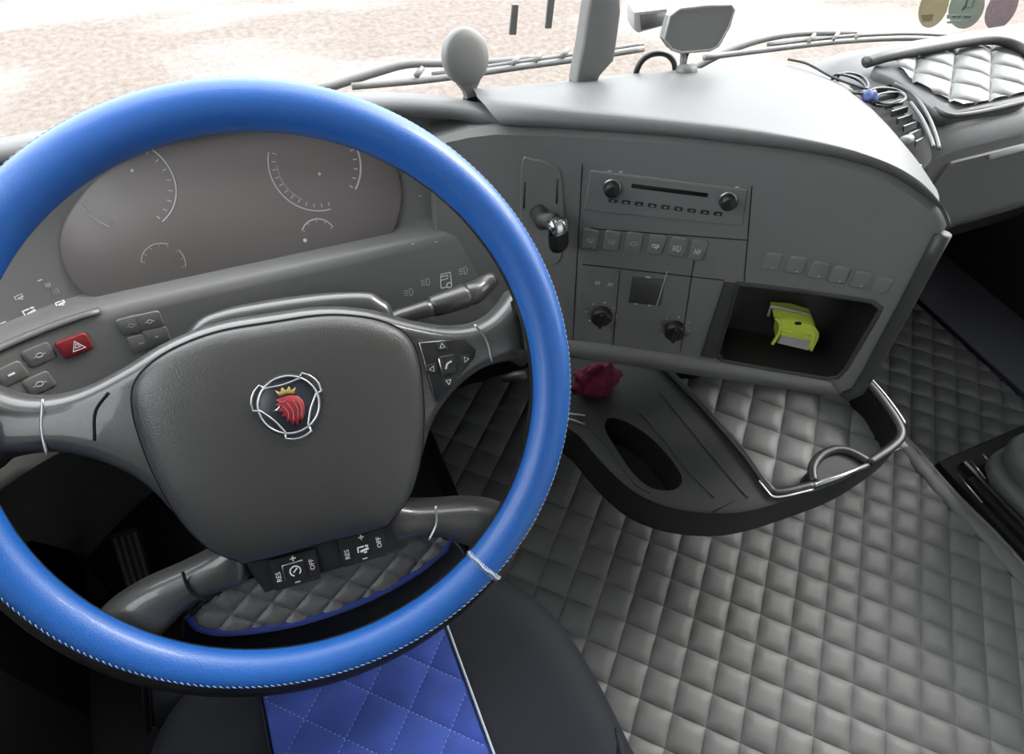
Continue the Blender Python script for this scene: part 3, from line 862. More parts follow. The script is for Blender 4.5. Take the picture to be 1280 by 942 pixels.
gr = [(-.0040, .0062), (.0015, .0068), (.0058, .0052), (.0082, .0015), (.0084, -.0035), (.0072, -.0075), (.0052, -.0115), (.0040, -.0095), (.0026, -.0142), (.0012, -.0108), (-.0008, -.0130), (-.0012, -.0090),
      (-.0038, -.0098), (-.0030, -.0062), (-.0058, -.0058), (-.0040, -.0028), (-.0075, -.0020), (-.0048, .0004), (-.0078, .0022), (-.0052, .0034), (-.0072, .0052)]
gr = [(x * 1.22 + .0003, y * 1.16 - .0006) for x, y in gr]
new('griffin_head', slab(gr, .013, [(0, .0142), (.0003, .0147)]), M_ered, emb, WF)
new('griffin_beak', slab([(-.0120, -.0022), (-.0085, -.0008), (-.0062, .0014), (-.0070, -.0010), (-.0090, -.0030)][::1], .013, [(0, .0145)]), M_silver, emb, WF)
fe = [[(-.001, .002), (.0015, -.004), (.0008, -.010)], [(.0025, .003), (.0045, -.003), (.0035, -.009)], [(.0055, .002), (.0068, -.003), (.0058, -.008)], [(-.0035, .0), (-.0015, -.004), (-.0018, -.008)], [(-.0055, .0038), (-.0025, .0030), (-.0005, .0045)]]
new('griffin_feathers', join(*[ribbon([(p.x, p.y) for p in cr([(*q, 0) for q in f], 8)], .0006, .0004, z=.0147) for f in [[(x * 1.2, y * 1.15) for x, y in f_] for f_ in fe]]), mat('feather_line', (.62, .30, .33), .5), emb, WF, smooth=False)
new('crown', slab([(x * 1.15, y * 1.12) for x, y in [(-.0046, .0068), (-.0066, .0115), (-.0036, .0094), (-.0022, .0126), (.0000, .0098), (.0022, .0124), (.0032, .0092), (.0060, .0108), (.0044, .0066), (.0, .0076)]], .013, [(0, .0143), (.0002, .0147)]), M_gold, emb, WF)

# right hand button pad with four arrows and a telephone sign
bp_ol = [(.1075, .0265), (.146, .0225), (.155, .012), (.1530, .006), (.1155, -.0255), (.1125, -.024)]
def padz(x, y): return hubz(x, y)
bpad = new('button_pad', slab(bp_ol, -.012, [(0, -.0038), (.0008, -.0032)], padz), M_blk, wh, WF, sharp=40)
def tri(cx, cy, s, a):
    return [(cx + s * math.cos(a + k * 2.0944), cy + s * math.sin(a + k * 2.0944)) for k in range(3)]
def lift(vf, z): return [Vector((v.x, v.y, v.z + z + hubz(v.x, v.y))) for v in map(Vector, vf[0])], vf[1]
for (cx, cy, a) in ((.126, .0205, pi / 2), (.1145, .0035, pi), (.1445, .0060, 0), (.1265, -.0095, -pi / 2)):
    k = new('arrow_key', slab(rrect(cx - .0045, cx + .0045, cy - .0042, cy + .0042, .001, 2), -.004, [(0, -.0026), (.0005, -.0022)], padz), M_blk, bpad, WF)
    new('arrow_print', lift(ribbon(tri(cx, cy, .0026, a), .0005, closed=True), -.0022), M_white, bpad, WF, smooth=False)
new('call_key', slab(rrect(.1215, .1355, -.0035, .0125, .002, 3), -.004, [(0, -.0016), (.0008, -.0008)], padz), M_blk, bpad, WF, sharp=40)
new('call_print', lift(ribbon([(p.x, p.y) for p in cr([(.1255, .0015, 0), (.1275, .0055, 0), (.1315, .0070, 0)], 8)], .0014), -.0008), M_grey, bpad, WF, smooth=False)
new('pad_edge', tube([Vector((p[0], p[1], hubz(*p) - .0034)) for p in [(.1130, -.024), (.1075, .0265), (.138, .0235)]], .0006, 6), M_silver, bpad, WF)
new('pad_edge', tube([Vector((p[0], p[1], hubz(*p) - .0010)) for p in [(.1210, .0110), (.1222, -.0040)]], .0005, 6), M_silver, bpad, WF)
# matching blank pad on the other spoke
# lower switch strip with the two cruise switches
so_ = [(-.058, -.1125), (.064, -.1125), (.070, -.141), (-.046, -.148)]
strip = new('switch_strip', slab(so_, -.034, [(0, -.0105), (.001, -.0095)]), M_blk, wh, WF, sharp=40)
for x0, x1, y0, y1, kind in ((-.0385, -.0025, -.1475, -.1210, 0), (.0155, .0520, -.1435, -.1185, 1)):
    sw = new('cruise_switch', slab(rrect(x0, x1, y0, y1, .002, 3), -.012, [(0, -.0065), (.0006, -.0058)]), M_blk, wh, WF, sharp=40)
    cx, cy = (x0 + x1) / 2, (y0 + y1) / 2
    z = -.0057
    new('print_plus', tf(join(ribbon([(-.0022, 0), (.0022, 0)], .0010), ribbon([(0, -.0022), (0, .0022)], .0010)), Matrix.Translation((cx, y1 - .0032, z))), M_white, sw, WF, smooth=False)
    new('print_minus', tf(ribbon([(-.0020, 0), (.0020, 0)], .0008), Matrix.Translation((cx, y0 + .0032, z))), M_grey, sw, WF, smooth=False)
    new('print_res', text('RES', .0054, x0 + .0052, cy - .002, z, pi / 2), M_white, sw, WF, smooth=False)
    new('print_off', text('OFF', .0054, x1 - .0048, cy + .001, z, pi / 2), M_white, sw, WF, smooth=False)
    if kind == 0:
        new('centre_key', slab(rrect(cx - .0088, cx + .0075, cy - .007, cy + .007, .0015, 3), -.007, [(0, -.0048), (.0006, -.0042)]), M_blk, sw, WF, sharp=40)
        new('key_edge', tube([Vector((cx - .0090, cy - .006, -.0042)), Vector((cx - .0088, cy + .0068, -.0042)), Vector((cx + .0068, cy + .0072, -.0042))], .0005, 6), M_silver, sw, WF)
        new('print_gauge', tf(join(ribbon(arc(0, 0, .0040, .0040, -150, 150, 20, pi / 2 + .2), .0009), ribbon([(-.0015, -.001), (.0018, .0022)], .0009)), Matrix.Translation((cx, cy, -.0041))), M_white, sw, WF, smooth=False)
    else:
        new('print_truck', tf(join(*g_blob(.0085)), Matrix.Translation((cx, cy - .001, z))), M_white, sw, WF, smooth=False)
# quilted crescent pad hung between the lower spokes, blue welt along its edge
PZ = -0.036
cres_u = [(-.100, -.150), (-.06, -.136), (0, -.135), (.06, -.134), (.098, -.143), (.116, -.1555)]
cres_l = [(.107, -.168), (.077, -.182), (.038, -.192), (0, -.196), (-.04, -.195), (-.082, -.187), (-.103, -.176), (-.109, -.163)]
cres = [(p.x, p.y) for p in cr(cres_u + cres_l, 70, True)]
cpad = new('crescent_pad', slab(cres, PZ - .020, [(0, PZ - .004), (.0015, PZ - .0005), (.003, PZ)]), M_navy, wh, WF, sharp=40)
fl = [(p.x, p.y) for p in cr([(-.10, -.150), (0, -.140), (.095, -.148), (.118, -.165), (.124, -.190), (.085, -.213), (0, -.231), (-.085, -.213), (-.118, -.195), (-.114, -.165)], 60, True)]
new('pad_flange', slab(fl, PZ - .030, [(0, PZ - .016), (.002, PZ - .014)]), M_navy, cpad, WF, sharp=40)
cin = offset(cres, 0.0045)
cell = .0255
planes = []
def inside(p, ol):
    c = False; n = len(ol)
    for i in range(n):
        a, b = ol[i], ol[i - 1]
        if (a[1] > p[1]) != (b[1] > p[1]) and p[0] < (b[0] - a[0]) * (p[1] - a[1]) / (b[1] - a[1]) + a[0]: c = not c
    return c
def puff(x, y):
    u = (x + y * 1.25 + .004) / .0315; v = (x - y * 1.25 - .008) / .0315
    a = abs((u % 1) * 2 - 1); b = abs((v % 1) * 2 - 1)
    return .0042 * max(0, (1 - a ** 3)) ** .6 * max(0, (1 - b ** 3)) ** .6
# the padded top, one continuous stitched skin
G = .0013
V, F, idx = [], [], {}
cin2 = [tuple(p) for p in cin]
for i in range(-88, 90):
    for j in range(-152, -98):
        x, y = i * G, j * G
        if all(inside((x + dx, y + dy), cin2) for dx, dy in ((-G * .6, -G * .6), (G * .6, -G * .6), (G * .6, G * .6), (-G * .6, G * .6))):
            idx[(i, j)] = len(V); V.append(Vector((x, y, PZ + .0004 + puff(x, y))))
M_cres = mat('crescent_leather', (0.23, 0.23, 0.23), 0.45, 0.6, bump=(900, 0.25))
groups = {}
for (i, j) in idx:
    q = [(i, j), (i + 1, j), (i + 1, j + 1), (i, j + 1)]
    if all(k in idx for k in q):
        x, y = (i + .5) * G, (j + .5) * G
        key = (math.floor((x + y * 1.25 + .004) / .0315), math.floor((x - y * 1.25 - .008) / .0315))
        groups.setdefault(key, []).append(tuple(idx[k] for k in q))
for key, fs in groups.items():
    if len(fs) < 4: continue
    used = sorted({k for f in fs for k in f}); mp_ = {k: n for n, k in enumerate(used)}
    new('quilt_pad', ([V[k] for k in used], [tuple(mp_[k] for k in f) for f in fs]), M_cres, cpad, WF)
wl = [(p.x, p.y) for p in cr(cres_l[:8], 50)]
wl = [(.116, -.1555)] + wl
new('pad_border', tube([Vector((p[0], p[1], PZ + .001)) for p in offset(cres, .0040)], .0022, 6, closed=True), M_rimb, cpad, WF)
new('blue_welt', tube([Vector((p[0] * .985, p[1] * .985 + .001, PZ + .002)) for p in wl], .0030, 8), M_sblue, cpad, WF)

# ================================================================== STEERING COLUMN AND STALK
sco = thing('steering_column', 'dark steering column shroud behind the hub with a control stalk', 'steering column', WF.w(0, 0, -.2))
cs = [(-.070, .045), (-.060, .066), (-.035, .075), (.03, .0765), (.075, .073), (.090, .066), (.100, .045), (.09, -.04), (.05, -.075), (-.04, -.075), (-.085, -.04)]
cs = [(p.x, p.y) for p in cr(cs, 60, True)]
new('shroud', slab(cs, -0.20, [(0, -.060), (.002, -.054), (.006, -.050), (.012, -.049)]), M_hubd, sco, WF, sharp=50)
new('shaft_cover', tube([WF.w(0, 0, -.19), WF.w(0, 0, -.32), Vector((0, .56, .42))], [.06, .05, .05], 20), M_blk, sco)
def stp(px, py, z): return at(px, py, z=z)
sp = [stp(468, 412, .695), stp(500, 396, .698), stp(533, 386, .70), stp(541, 384, .70)]
stalk = new('stalk', tube(sp, [.0075, .008, .0085, .0085], 14), M_hubd, sco)
gp = [stp(537, 385, .70), stp(541, 383, .70), stp(560, 377, .70), stp(580, 370, .70), stp(584, 368, .70)]
new('stalk_grip', tube(gp, [.007, .0105, .0115, .0125, .0115], 16), M_hubd, stalk)
tp = cr([stp(583, 368, .70), stp(592, 366, .70), stp(603, 358, .70), stp(613, 351, .702), stp(622, 349, .703)], 12)
new('stalk_tip', tube(tp, [.0115, .0118, .012, .012, .0115, .011, .0105, .010, .0095, .009, .0075, .004], 16), M_hubd, stalk)
kn = [stp(648, 470, .62), stp(640, 474, .60)]
new('lower_stalk', tube([stp(628, 474, .607), stp(645, 470, .611), stp(658, 468, .615)], [.004, .006, .005], 12), M_blk, sco)

# ================================================================== DRIVER SEAT
SZ = 0.52
seat = thing('driver_seat', 'black driver seat with a quilted royal blue centre strip and white piping', 'seat', (-0.02, 0.0, 0.0))
sk = [(.188, -.45), (.192, -.2), (.190, .02), (.187, .12), (.174, .185), (.145, .232), (.10, .262), (0, .272), (-.13, .262), (-.19, .235), (-.222, .18), (-.235, .10), (-.238, -.1), (-.236, -.45)]
sk = [(p.x, p.y) for p in cr(sk, 80, True)]
new('cushion', slab(sk, .40, [(0, SZ - .035), (.006, SZ - .018), (.018, SZ - .006), (.035, SZ - .001), (.05, SZ)]), M_navy, seat, sharp=60)
new('seat_base', box(-.20, .16, -.45, .17, .06, .40, .03), M_deep, seat)
new('floor_rail', box(-.19, .15, -.45, .20, .001, .06), M_blk, seat, smooth=False)
bk = [(-.236, SZ - .05), (-.245, .9), (-.22, 1.15), (-.12, 1.22), (.08, 1.22), (.18, 1.15), (.20, .9), (.19, SZ - .05)]
new('backrest', slab([(p.x, p.y) for p in cr([(*q, 0) for q in bk], 50, True)], -.16, [(0, -.03), (.008, -.01), (.03, 0)]), M_navy, seat, Frame((0, -.44, 0), (1, 0, 0), (0, -.2, 1)), sharp=60)
# seat side bolster fold and centre strip
bl = cr([(.070, .258, SZ), (.068, .18, SZ + .001), (.066, .0, SZ + .001), (.066, -.4, SZ + .001)], 30)
strip_ol = [(-.107, .262), (-.06, .268), (0, .2705), (.064, .264), (.064, -.40), (-.107, -.40)]
cstrip = new('centre_strip', slab(strip_ol, SZ - .03, [(0, SZ + .002), (.002, SZ + .003)]), M_sblue, seat, sharp=40)
# its stitched diamond pads
def seat_quilt():
    cell = .0405
    poly = [(-.105, -.38), (.062, -.38), (.062, .262), (-.105, .262)]
    x0 = (-.134 + .21) / 2; y0 = .21 - x0
    # lines x - y = -.134 and x + y = .21 cross at the anchor
    quilt(cstrip, (x0, y0), cell, math.radians(45), -.105, .062, -.38, .262, SZ + .003, .0018, M_sblue, poly, 'quilt_pad', 300)
seat_quilt()
sts = []
for k in range(-6, 12):
    for sgn in (1, -1):
        base = (.21 - .0573 * k) if sgn < 0 else (-.134 + .0573 * (k - 4))
        for t in range(140):
            x = -.104 + t * .0032
            y = base - x if sgn < 0 else x - base
            if -.38 < y < .262 and x + .0016 < .062:
                sts.append(ribbon([(x, y), (x + .0013, y + (-.0013 if sgn < 0 else .0013))], .0005, .0006, z=SZ + .0032))
o = new('strip_stitching', join(*sts), mat('blue_thread', (.20, .26, .52), .7), cstrip, smooth=False); o['kind'] = 'stuff'
pip = cr([(.066, -.40, SZ + .004), (.066, 0, SZ + .004), (.066, .16, SZ + .004), (.066, .25, SZ + .003), (.066, .268, SZ - .012), (.066, .272, SZ - .05)], 40)
new('white_piping', tube(pip, .0012, 6), M_thread, seat)
pil = [Vector((-.109, p.y, p.z)) for p in pip]
new('navy_piping', tube(pil, .0016, 6), M_navy, seat)
fold = cr([(.178, .06, SZ - .012), (.165, .02, SZ - .001), (.15, -.03, SZ + .002), (.14, -.1, SZ + .001)], 20)
new('bolster_fold', tube(fold, [.002 + .004 * math.sin(pi * i / 19) for i in range(20)], 8), M_navy, seat)
# ribbed suspension bellows peeping out beside the cushion
for i in range(4):
    a, b = at(180 + i * 10, 856, z=.40), at(186 + i * 7, 915 - i * 10, z=.30)
    new('bellows_rib', tube([a + Vector((0, 0, .02)), a, b], .003, 6), M_dash, seat)
new('bellows_panel', tube([at(197, 850, z=.40) + Vector((0.012, -.01, 0)), at(205, 930, z=.28) + Vector((0.012, -.01, 0))], .018, 10), M_navy, seat)

# ================================================================== PEDALS
pd = thing('pedal', 'ribbed dark floor pedal seen through the left of the wheel', 'pedal', (-.33, .65, .0))
P0, P1, P2, P3 = at(126, 672, z=.16), at(158, 660, z=.16), at(200, 752, z=.085), at(165, 764, z=.085)
PF = Frame((P2 + P3) / 2, P2 - P3, (P0 + P1) / 2 - (P2 + P3) / 2)
wdp = (P2 - P3).length; lp = ((P0 + P1) / 2 - (P2 + P3) / 2).length
new('pedal_plate', slab(rrect(-wdp / 2, wdp / 2, 0, lp, .008, 4), -.012, [(0, -.003), (.002, 0)]), M_blk, pd, PF, sharp=40)
for i in range(4):
    x = -wdp / 2 + wdp * (i + .7) / 4.4
    new('tread_rib', box(x - .002, x + .002, .01, lp - .01, -.001, .004), mat('rib_rubber', (.20, .20, .19), .5), pd, PF, smooth=False)
new('pedal_stem', tube([PF.w(0, .01, -.01), Vector((-.33, .66, .0))], [.012, .014], 10), M_deep, pd)
fp = thing('footwell_trim', 'dark plastic trim strip along the footwell by the door', 'trim', (-.42, .75, 0))
new('trim_strip', tube([at(25, 610, z=.10), at(60, 650, z=.06), at(150, 745, z=.03), at(190, 790, z=.02)], .007, 8), M_blk, fp)
new('kick_plate', box(-.465, -.44, .30, .90, 0.001, .30, .004), M_deep, fp)

# ================================================================== CUP HOLDER TRAY
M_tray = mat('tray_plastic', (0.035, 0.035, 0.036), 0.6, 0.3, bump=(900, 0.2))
TRZ = .42
tr = thing('cup_holder_tray', 'black cup holder console with a framed quilted tray under the centre console', 'tray', (.58, .38, .30))
def Tz(*ps, z=TRZ): return [(at(p[0], p[1], z=z).x, at(p[0], p[1], z=z).y) for p in ps]
outer = Tz((702, 522), (725, 545), (760, 585), (800, 618), (850, 636), (905, 641), (950, 635), (1005, 618), (1060, 597), (1100, 573), (1128, 551), (1133, 540), (1128, 522), (1108, 494), (1078, 468), (1066, 458))
outer += [(.74, .40), (.62, .47), (.45, .55), (.34, .56)]
outer = [(p.x, p.y) for p in cr(outer, 110, True)]
inner = Tz((853, 486), (884, 518), (928, 568), (955, 604), (968, 613), (1010, 606), (1016, 604)) 
lid = Tz((1016, 604), (1015, 585), (1026, 570), (1044, 563), (1062, 566), (1084, 578))
inner2 = Tz((1084, 578), (1112, 558), (1122, 545), (1119, 533), (1098, 502), (1076, 476), (1064, 462))
inner_all = inner + lid[1:-1] + inner2 + [(.72, .40), (.60, .46), (.53, .475)]
well = Tz((762, 522), (785, 528), (815, 548), (842, 578), (853, 600), (842, 612), (815, 610), (792, 592), (770, 560), (756, 535))
well = [(p.x, p.y) for p in cr(well, 30, True)]
def plate(ol, holes, z):
    bm = bmesh.new()
    for lp_ in [ol] + holes:
        vs = [bm.verts.new((p[0], p[1], z)) for p in lp_]
        for i in range(len(vs)): bm.edges.new((vs[i - 1], vs[i]))
    bmesh.ops.triangle_fill(bm, edges=bm.edges[:], use_beauty=True, use_dissolve=False)
    bm.verts.index_update()
    V = [v.co.copy() for v in bm.verts]; F = [tuple(v.index for v in f.verts) for f in bm.faces]
    bm.free(); return V, F
oi = [tuple(p) for p in offset(outer, .006)]
low_o = offset(outer, -.003)
skin = loft([[Vector((p[0], p[1], TRZ - .062)) for p in low_o], [Vector((p[0], p[1], TRZ - .012)) for p in outer], [Vector((p[0], p[1], TRZ - .003)) for p in offset(outer, .001)], [Vector((p[0], p[1], TRZ)) for p in oi]], cu=True)
new('tray_body', join(skin, plate(oi, [inner_all, well], TRZ), fill([tuple(p) for p in low_o], TRZ - .062)), M_tray, tr, sharp=40)
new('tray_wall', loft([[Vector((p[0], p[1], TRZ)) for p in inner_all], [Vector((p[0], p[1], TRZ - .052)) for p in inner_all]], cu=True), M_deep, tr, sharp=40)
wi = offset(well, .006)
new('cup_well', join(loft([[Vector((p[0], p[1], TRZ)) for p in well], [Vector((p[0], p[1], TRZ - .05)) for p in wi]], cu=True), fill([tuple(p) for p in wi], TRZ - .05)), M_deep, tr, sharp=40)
# raised double rim round the framed tray
rimp = Tz((800, 430), (853, 484), (884, 516), (928, 567), (957, 606), (972, 616), (1016, 607))
rp = [Vector((p.x, p.y, TRZ + .003)) for p in cr([(*q, 0) for q in rimp], 50)]
new('tray_rim', tube(rp, .0055, 10, flat=.8, up=(0, 0, 1)), M_blk, tr)
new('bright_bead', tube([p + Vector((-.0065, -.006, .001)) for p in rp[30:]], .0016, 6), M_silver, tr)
rimp2 = Tz((1084, 580), (1112, 561), (1124, 547), (1121, 531), (1100, 500), (1076, 472), (1064, 458))
rp2 = [Vector((p.x, p.y, TRZ + .004)) for p in cr([(*q, 0) for q in rimp2], 50)]
new('tray_rim', tube(rp2, .0065, 10, flat=.8, up=(0, 0, 1)), M_blk, tr)
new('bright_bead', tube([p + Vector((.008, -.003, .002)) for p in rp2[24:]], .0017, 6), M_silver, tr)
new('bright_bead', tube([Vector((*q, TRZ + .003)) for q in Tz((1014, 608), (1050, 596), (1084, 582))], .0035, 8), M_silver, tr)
lidp = [Vector((p.x, p.y, TRZ + .002)) for p in cr([(*q, 0) for q in lid], 24)]
new('cup_ring', tube(lidp, .0065, 10), M_blk, tr)
rc = Tz((1016, 604), (1015, 585), (1026, 570), (1044, 563), (1062, 566), (1084, 578))
new('cup_bottom', slab([(p.x, p.y) for p in cr([(*q, 0) for q in rc], 24)], TRZ - .045, [(0, TRZ - .035)]), mat('dusty_brown', (.05, .042, .04), .8), tr, sharp=40)
new('cup_insert', tube([Vector((*Tz((1040, 583))[0], TRZ - .034)), Vector((*Tz((1055, 578))[0], TRZ - .028))], .008, 10), mat('dull_pink', (.22, .15, .14), .6), tr)
new('body_seam', tube([Vector((*q, TRZ - .0005)) for q in Tz((890, 640), (918, 626))], .0012, 6), M_deep, tr)
for pts in (Tz((722, 520), (760, 560), (790, 600), (812, 616)), Tz((800, 515), (832, 552), (862, 590), (893, 622)), Tz((825, 490), (870, 545), (920, 605), (935, 622))):
    new('moulded_ridge', tube([Vector((p.x, p.y, TRZ - .0002)) for p in cr([(*q, 0) for q in pts], 20)], .0020, 6), M_tray, tr)
# quilted bottom of the tray
qz = TRZ - .05
new('tray_bottom', fill(inner_all, qz - .001), M_seam, tr, smooth=False)
aq = at(980, 511, z=qz)
qpoly = Tz((850, 484), (955, 610), (1122, 552), (1064, 450), z=qz)
qpoly = [(.50, .51), (.52, .25), (.70, .20), (.83, .24), (.85, .42)]
quilt(tr, (aq.x, aq.y), .0505, math.radians(-45.6), .45, .9, .15, .55, qz, .0048, M_quilt, [(.535, .50), (.56, .235), (.815, .235), (.82, .42)])

pk = Vector((*Tz((742, 488))[0], TRZ))
def blob(c, rx, ry, rz, seed, amp=.35, n=18, m=12):
    rows_ = []
    for i in range(m + 1):
        a = -pi / 2 + pi * i / m
        row = []
        for j in range(n):
            b = 2 * pi * j / n
            d = Vector((math.cos(a) * math.cos(b), math.cos(a) * math.sin(b), math.sin(a)))
            k = 1 + amp * noise.noise(d * 2.2 + Vector((seed, 0, 0))) + amp * .5 * noise.noise(d * 5.5 + Vector((0, seed, 0)))
            row.append(Vector((c[0] + d.x * rx * k, c[1] + d.y * ry * k, c[2] + max(-.9, d.z) * rz * k)))
        rows_.append(row)
    return loft(rows_, cu=True)
tag(new('crumpled_cloth', blob(pk + Vector((0, 0, .022)), .034, .022, .024, 3.0, .5, 28, 18), M_pink), 'crumpled magenta cloth lying on the cup holder tray behind the rim', 'cloth')
wr = thing('white_wires', 'two short white wire ends by the pink cloth beside the rim', 'wire', Vector((*Tz((712, 522))[0], TRZ)))
for a, b in (((708, 516), (731, 519)), ((706, 521), (731, 530))):
    A3, B3 = at(*a, z=TRZ + .012), at(*b, z=TRZ + .004)
    new('wire', tube([A3 + Vector((-.03, .005, -.006)), A3, B3], .0013, 6), mat('white_wire', (.75, .75, .75), .4), wr)

# ================================================================== PASSENGER SIDE DASHBOARD
pdh = thing('passenger_dashboard', 'grey passenger dashboard with a railed quilted shelf and glove box', 'dashboard', (1.25, .55, .30))
xp = [.775, .785, .80, .83] + [.83 + (1.795 - .83) * i / 20 for i in range(1, 21)]
def pl_(x):   # how far the left end is rounded off
    return max(0, (.83 - x) / .055)
def prow(y, z, dy=0, dz=0): return [Vector((x, y + dy * pl_(x) ** 2, max(z - .02 * pl_(x) ** 2 + dz, .14 if x < 1.11 else 0))) for x in xp]
new('passenger_top', loft([prow(.73, .60), prow(.695, .735), prow(.665, .766), prow(.63, .782), prow(.54, .784), prow(.468, .776), prow(.452, .772), prow(.442, .764), prow(.437, .750)]), M_dtop, pdh)
new('passenger_face', loft([prow(.437, .750), prow(.436, .735), prow(.440, .66), prow(.447, .600), prow(.449, .592), prow(.456, .588), prow(.50, .585), prow(.60, .50), prow(.72, .20), prow(.86, .02)]), M_face, pdh, sharp=50)
new('side_cheek', loft([[Vector((.776, y, z)) for y, z in ((.73, .60), (.68, .74), (.60, .762), (.47, .755), (.437, .73))], [Vector((.776, y, .45)) for y in (.73, .68, .60, .50, .47)]]), M_face, pdh)
# shelf pad
shp = [at(*p, z=.79) for p in [(1088, 76), (1200, 52), (1240, 46)]]
rp_ = cr([(.826, .598, .795), (.90, .600, .797), (1.0, .602, .798), (1.15, .604, .798), (1.5, .604, .798)], 30)
rail = [at(*p, z=z) for p, z in [((1082, 78), .792), ((1110, 70), .797), ((1160, 60), .800), ((1220, 50), .802), ((1250, 50), .802), ((1275, 58), .800), ((1300, 75), .796)]]
new('shelf_rail', tube(cr(rail, 40), .0085, 10, flat=.8, up=(0, 0, 1)), M_dash, pdh)
pbs = [at(*p, z=.786) for p in [(1092, 84), (1130, 108), (1165, 137), (1185, 143), (1230, 136), (1285, 124), (1300, 90), (1255, 60), (1225, 57), (1160, 67)]]
poly_s = [(p.x, p.y) for p in pbs]
new('shelf_recess', slab([(p.x, p.y) for p in cr([(p.x, p.y, 0) for p in pbs], 60, True)], .770, [(0, .7865), (.001, .788)]), M_dtop, pdh)
hull = [(.830, .465), (1.09, .465), (1.09, .592), (.836, .592), (.815, .54)]
asx = at(1190, 103, z=.79)
quilt(pdh, (asx.x, asx.y), .046, math.radians(-50), .80, 1.10, .45, .62, .7885, .006, mat('pale_quilted_leather', (.19, .19, .19), .45, .5, bump=(900, .25)), hull, margin=120)
fr_e = [at(*p, z=.787) for p in [(1168, 135), (1182, 143), (1200, 144), (1240, 137), (1300, 122)]]
new('shelf_edge', tube(cr(fr_e, 30), .0035, 8), M_dash, pdh)
# glove box lid line, handle and lower strip
PFc = Frame((.95, .4385, .70), (1, 0, 0), (0, -.05, 1))
new('glove_box_lid', slab(rrect(-.13, .70, -.085, .035, .006, 3), -.002, [(0, .003), (.001, .0042)]), M_face, pdh, PFc, sharp=40)
hh = [PFc.px(*p) for p in [(1232, 193), (1290, 178)]]
new('glove_box_handle', tube([Vector((*hh[0], .006)), Vector((*hh[1], .006)), Vector((hh[1][0] + .1, hh[1][1], .006))], .004, 8, flat=.7), M_lgrey, pdh, PFc)
new('lower_strip', tube([Vector((.80, .452, .590)), Vector((1.79, .452, .590))], .0055, 8), M_dash, pdh)

# ---- round-sided air vent between the two dashboards
vol = [(at(*p, z=.775).x, at(*p, z=.775).y) for p in [(1065, 98), (1100, 104), (1130, 112), (1150, 135), (1165, 165), (1172, 192), (1158, 208), (1146, 208), (1125, 180), (1100, 148), (1075, 120)]]
vol = [(p.x, p.y) for p in cr([(*q, 0) for q in vol], 50, True)]
vt = thing('air_vent', 'dark slatted air vent between centre console and passenger dashboard', 'vent', (.745, .47, .735))
new('vent_body', slab(vol, .735, [(0, .762), (.003, .768)]), M_deep, vt, sharp=40)
for i in range(8):
    a = at(1092 + i * 7.5, 118 + i * 9.5, z=.775); b = at(1118 + i * 5.5, 112 + i * 9.5, z=.775)
    V = [a, b, b + Vector((0, .003, .006)), a + Vector((0, .003, .006))]
    n_ = Vector((0, .0022, 0))
    new('vent_slat', (V + [v + n_ for v in V], [(0, 1, 2, 3), (7, 6, 5, 4), (0, 4, 5, 1), (1, 5, 6, 2), (2, 6, 7, 3), (3, 7, 4, 0)]), M_blk, vt, smooth=False)
new('vent_tab', tube([at(1128, 176, z=.785), at(1138, 173, z=.785)], .005, 8), M_lgrey, vt)
new('vent_tab', tube([at(1143, 208, z=.785), at(1150, 210, z=.785)], .004, 8), M_lgrey, vt)
for pts in ([(1138, 128), (1152, 148), (1163, 172), (1167, 184)], [(1118, 104), (1142, 118), (1160, 145), (1170, 170), (1174, 186)]):
    new('vent_rim', tube(cr([at(*p, z=.785) for p in pts], 20), .0022, 6), M_dtop, vt)
# coiled cable on the vent, held by a blue tie
cb = thing('coiled_cable', 'black cable coiled in two loops with a blue tie over the vent', 'cable', at(1085, 118, z=.80))
def loop(cx, cy, rx, ry, rot, z0, z1):
    return [at(x, y, z=z0 + (z1 - z0) * (.5 + .5 * math.sin(k * .5))) for k, (x, y) in enumerate(arc(cx, cy, rx, ry, 0, 360, 26, rot))][:-1]
for cx, cy, rx, ry, rot in ((1062, 105, 23, 9, .38), (1066, 103, 20, 11, .30), (1108, 120, 24, 10, .1), (1110, 124, 22, 8, -.12)):
    new('cable_loop', tube(loop(cx, cy, rx, ry, rot, .806, .814), .0016, 6, closed=True), M_blk, cb)
new('cable_tail', tube(cr([at(985, 74, z=.808), at(1010, 80, z=.812), at(1042, 97, z=.812), at(1085, 112, z=.815)], 20), .0016, 6), M_blk, cb)
new('blue_tie', blob(at(1088, 121, z=.812), .010, .009, .007, 5.0, .5, 14, 8), M_tie, cb)

# ================================================================== PASSENGER SEAT BASE
ps = thing('passenger_seat_base', 'black passenger seat base plate with a grey rubber bellows at the right edge', 'seat base', (1.35, .0, .0))
new('base_plate', box(1.094, 1.62, -.50, .257, .002, .130, .004), M_deep, ps, sharp=40)
new('slide_rail', box(1.106, 1.122, -.50, .205, .130, .142, .002), M_deep, ps, sharp=40)
new('slide_rail', box(1.124, 1.134, -.50, .235, .130, .146, .002), M_blk, ps, sharp=40)
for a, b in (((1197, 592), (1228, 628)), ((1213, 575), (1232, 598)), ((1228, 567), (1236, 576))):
    new('rail_glint', tube([at(*a, z=.146), at(*b, z=.146)], .0014, 6), M_silver, ps)  # silver strips standing in for highlights along the slide rails
rows_ = []
for i, (zz, ins) in enumerate([(.130, .012), (.150, .0), (.172, .0), (.182, .016), (.192, .004), (.215, .0), (.236, .004), (.246, .020), (.256, .008), (.28, .004), (.30, .008), (.31, .024), (.33, .012), (.36, .012), (.40, .03)]):
    rows_.append([Vector((x, y, zz)) for x, y in rrect(1.132 + ins, 1.58 - ins, -.45 + ins, .222 - ins, .055, 6)])
for k in range(0, 12, 4):
    new('bellows_fold', loft(rows_[k:k + 5], cu=True), M_rubber, ps)
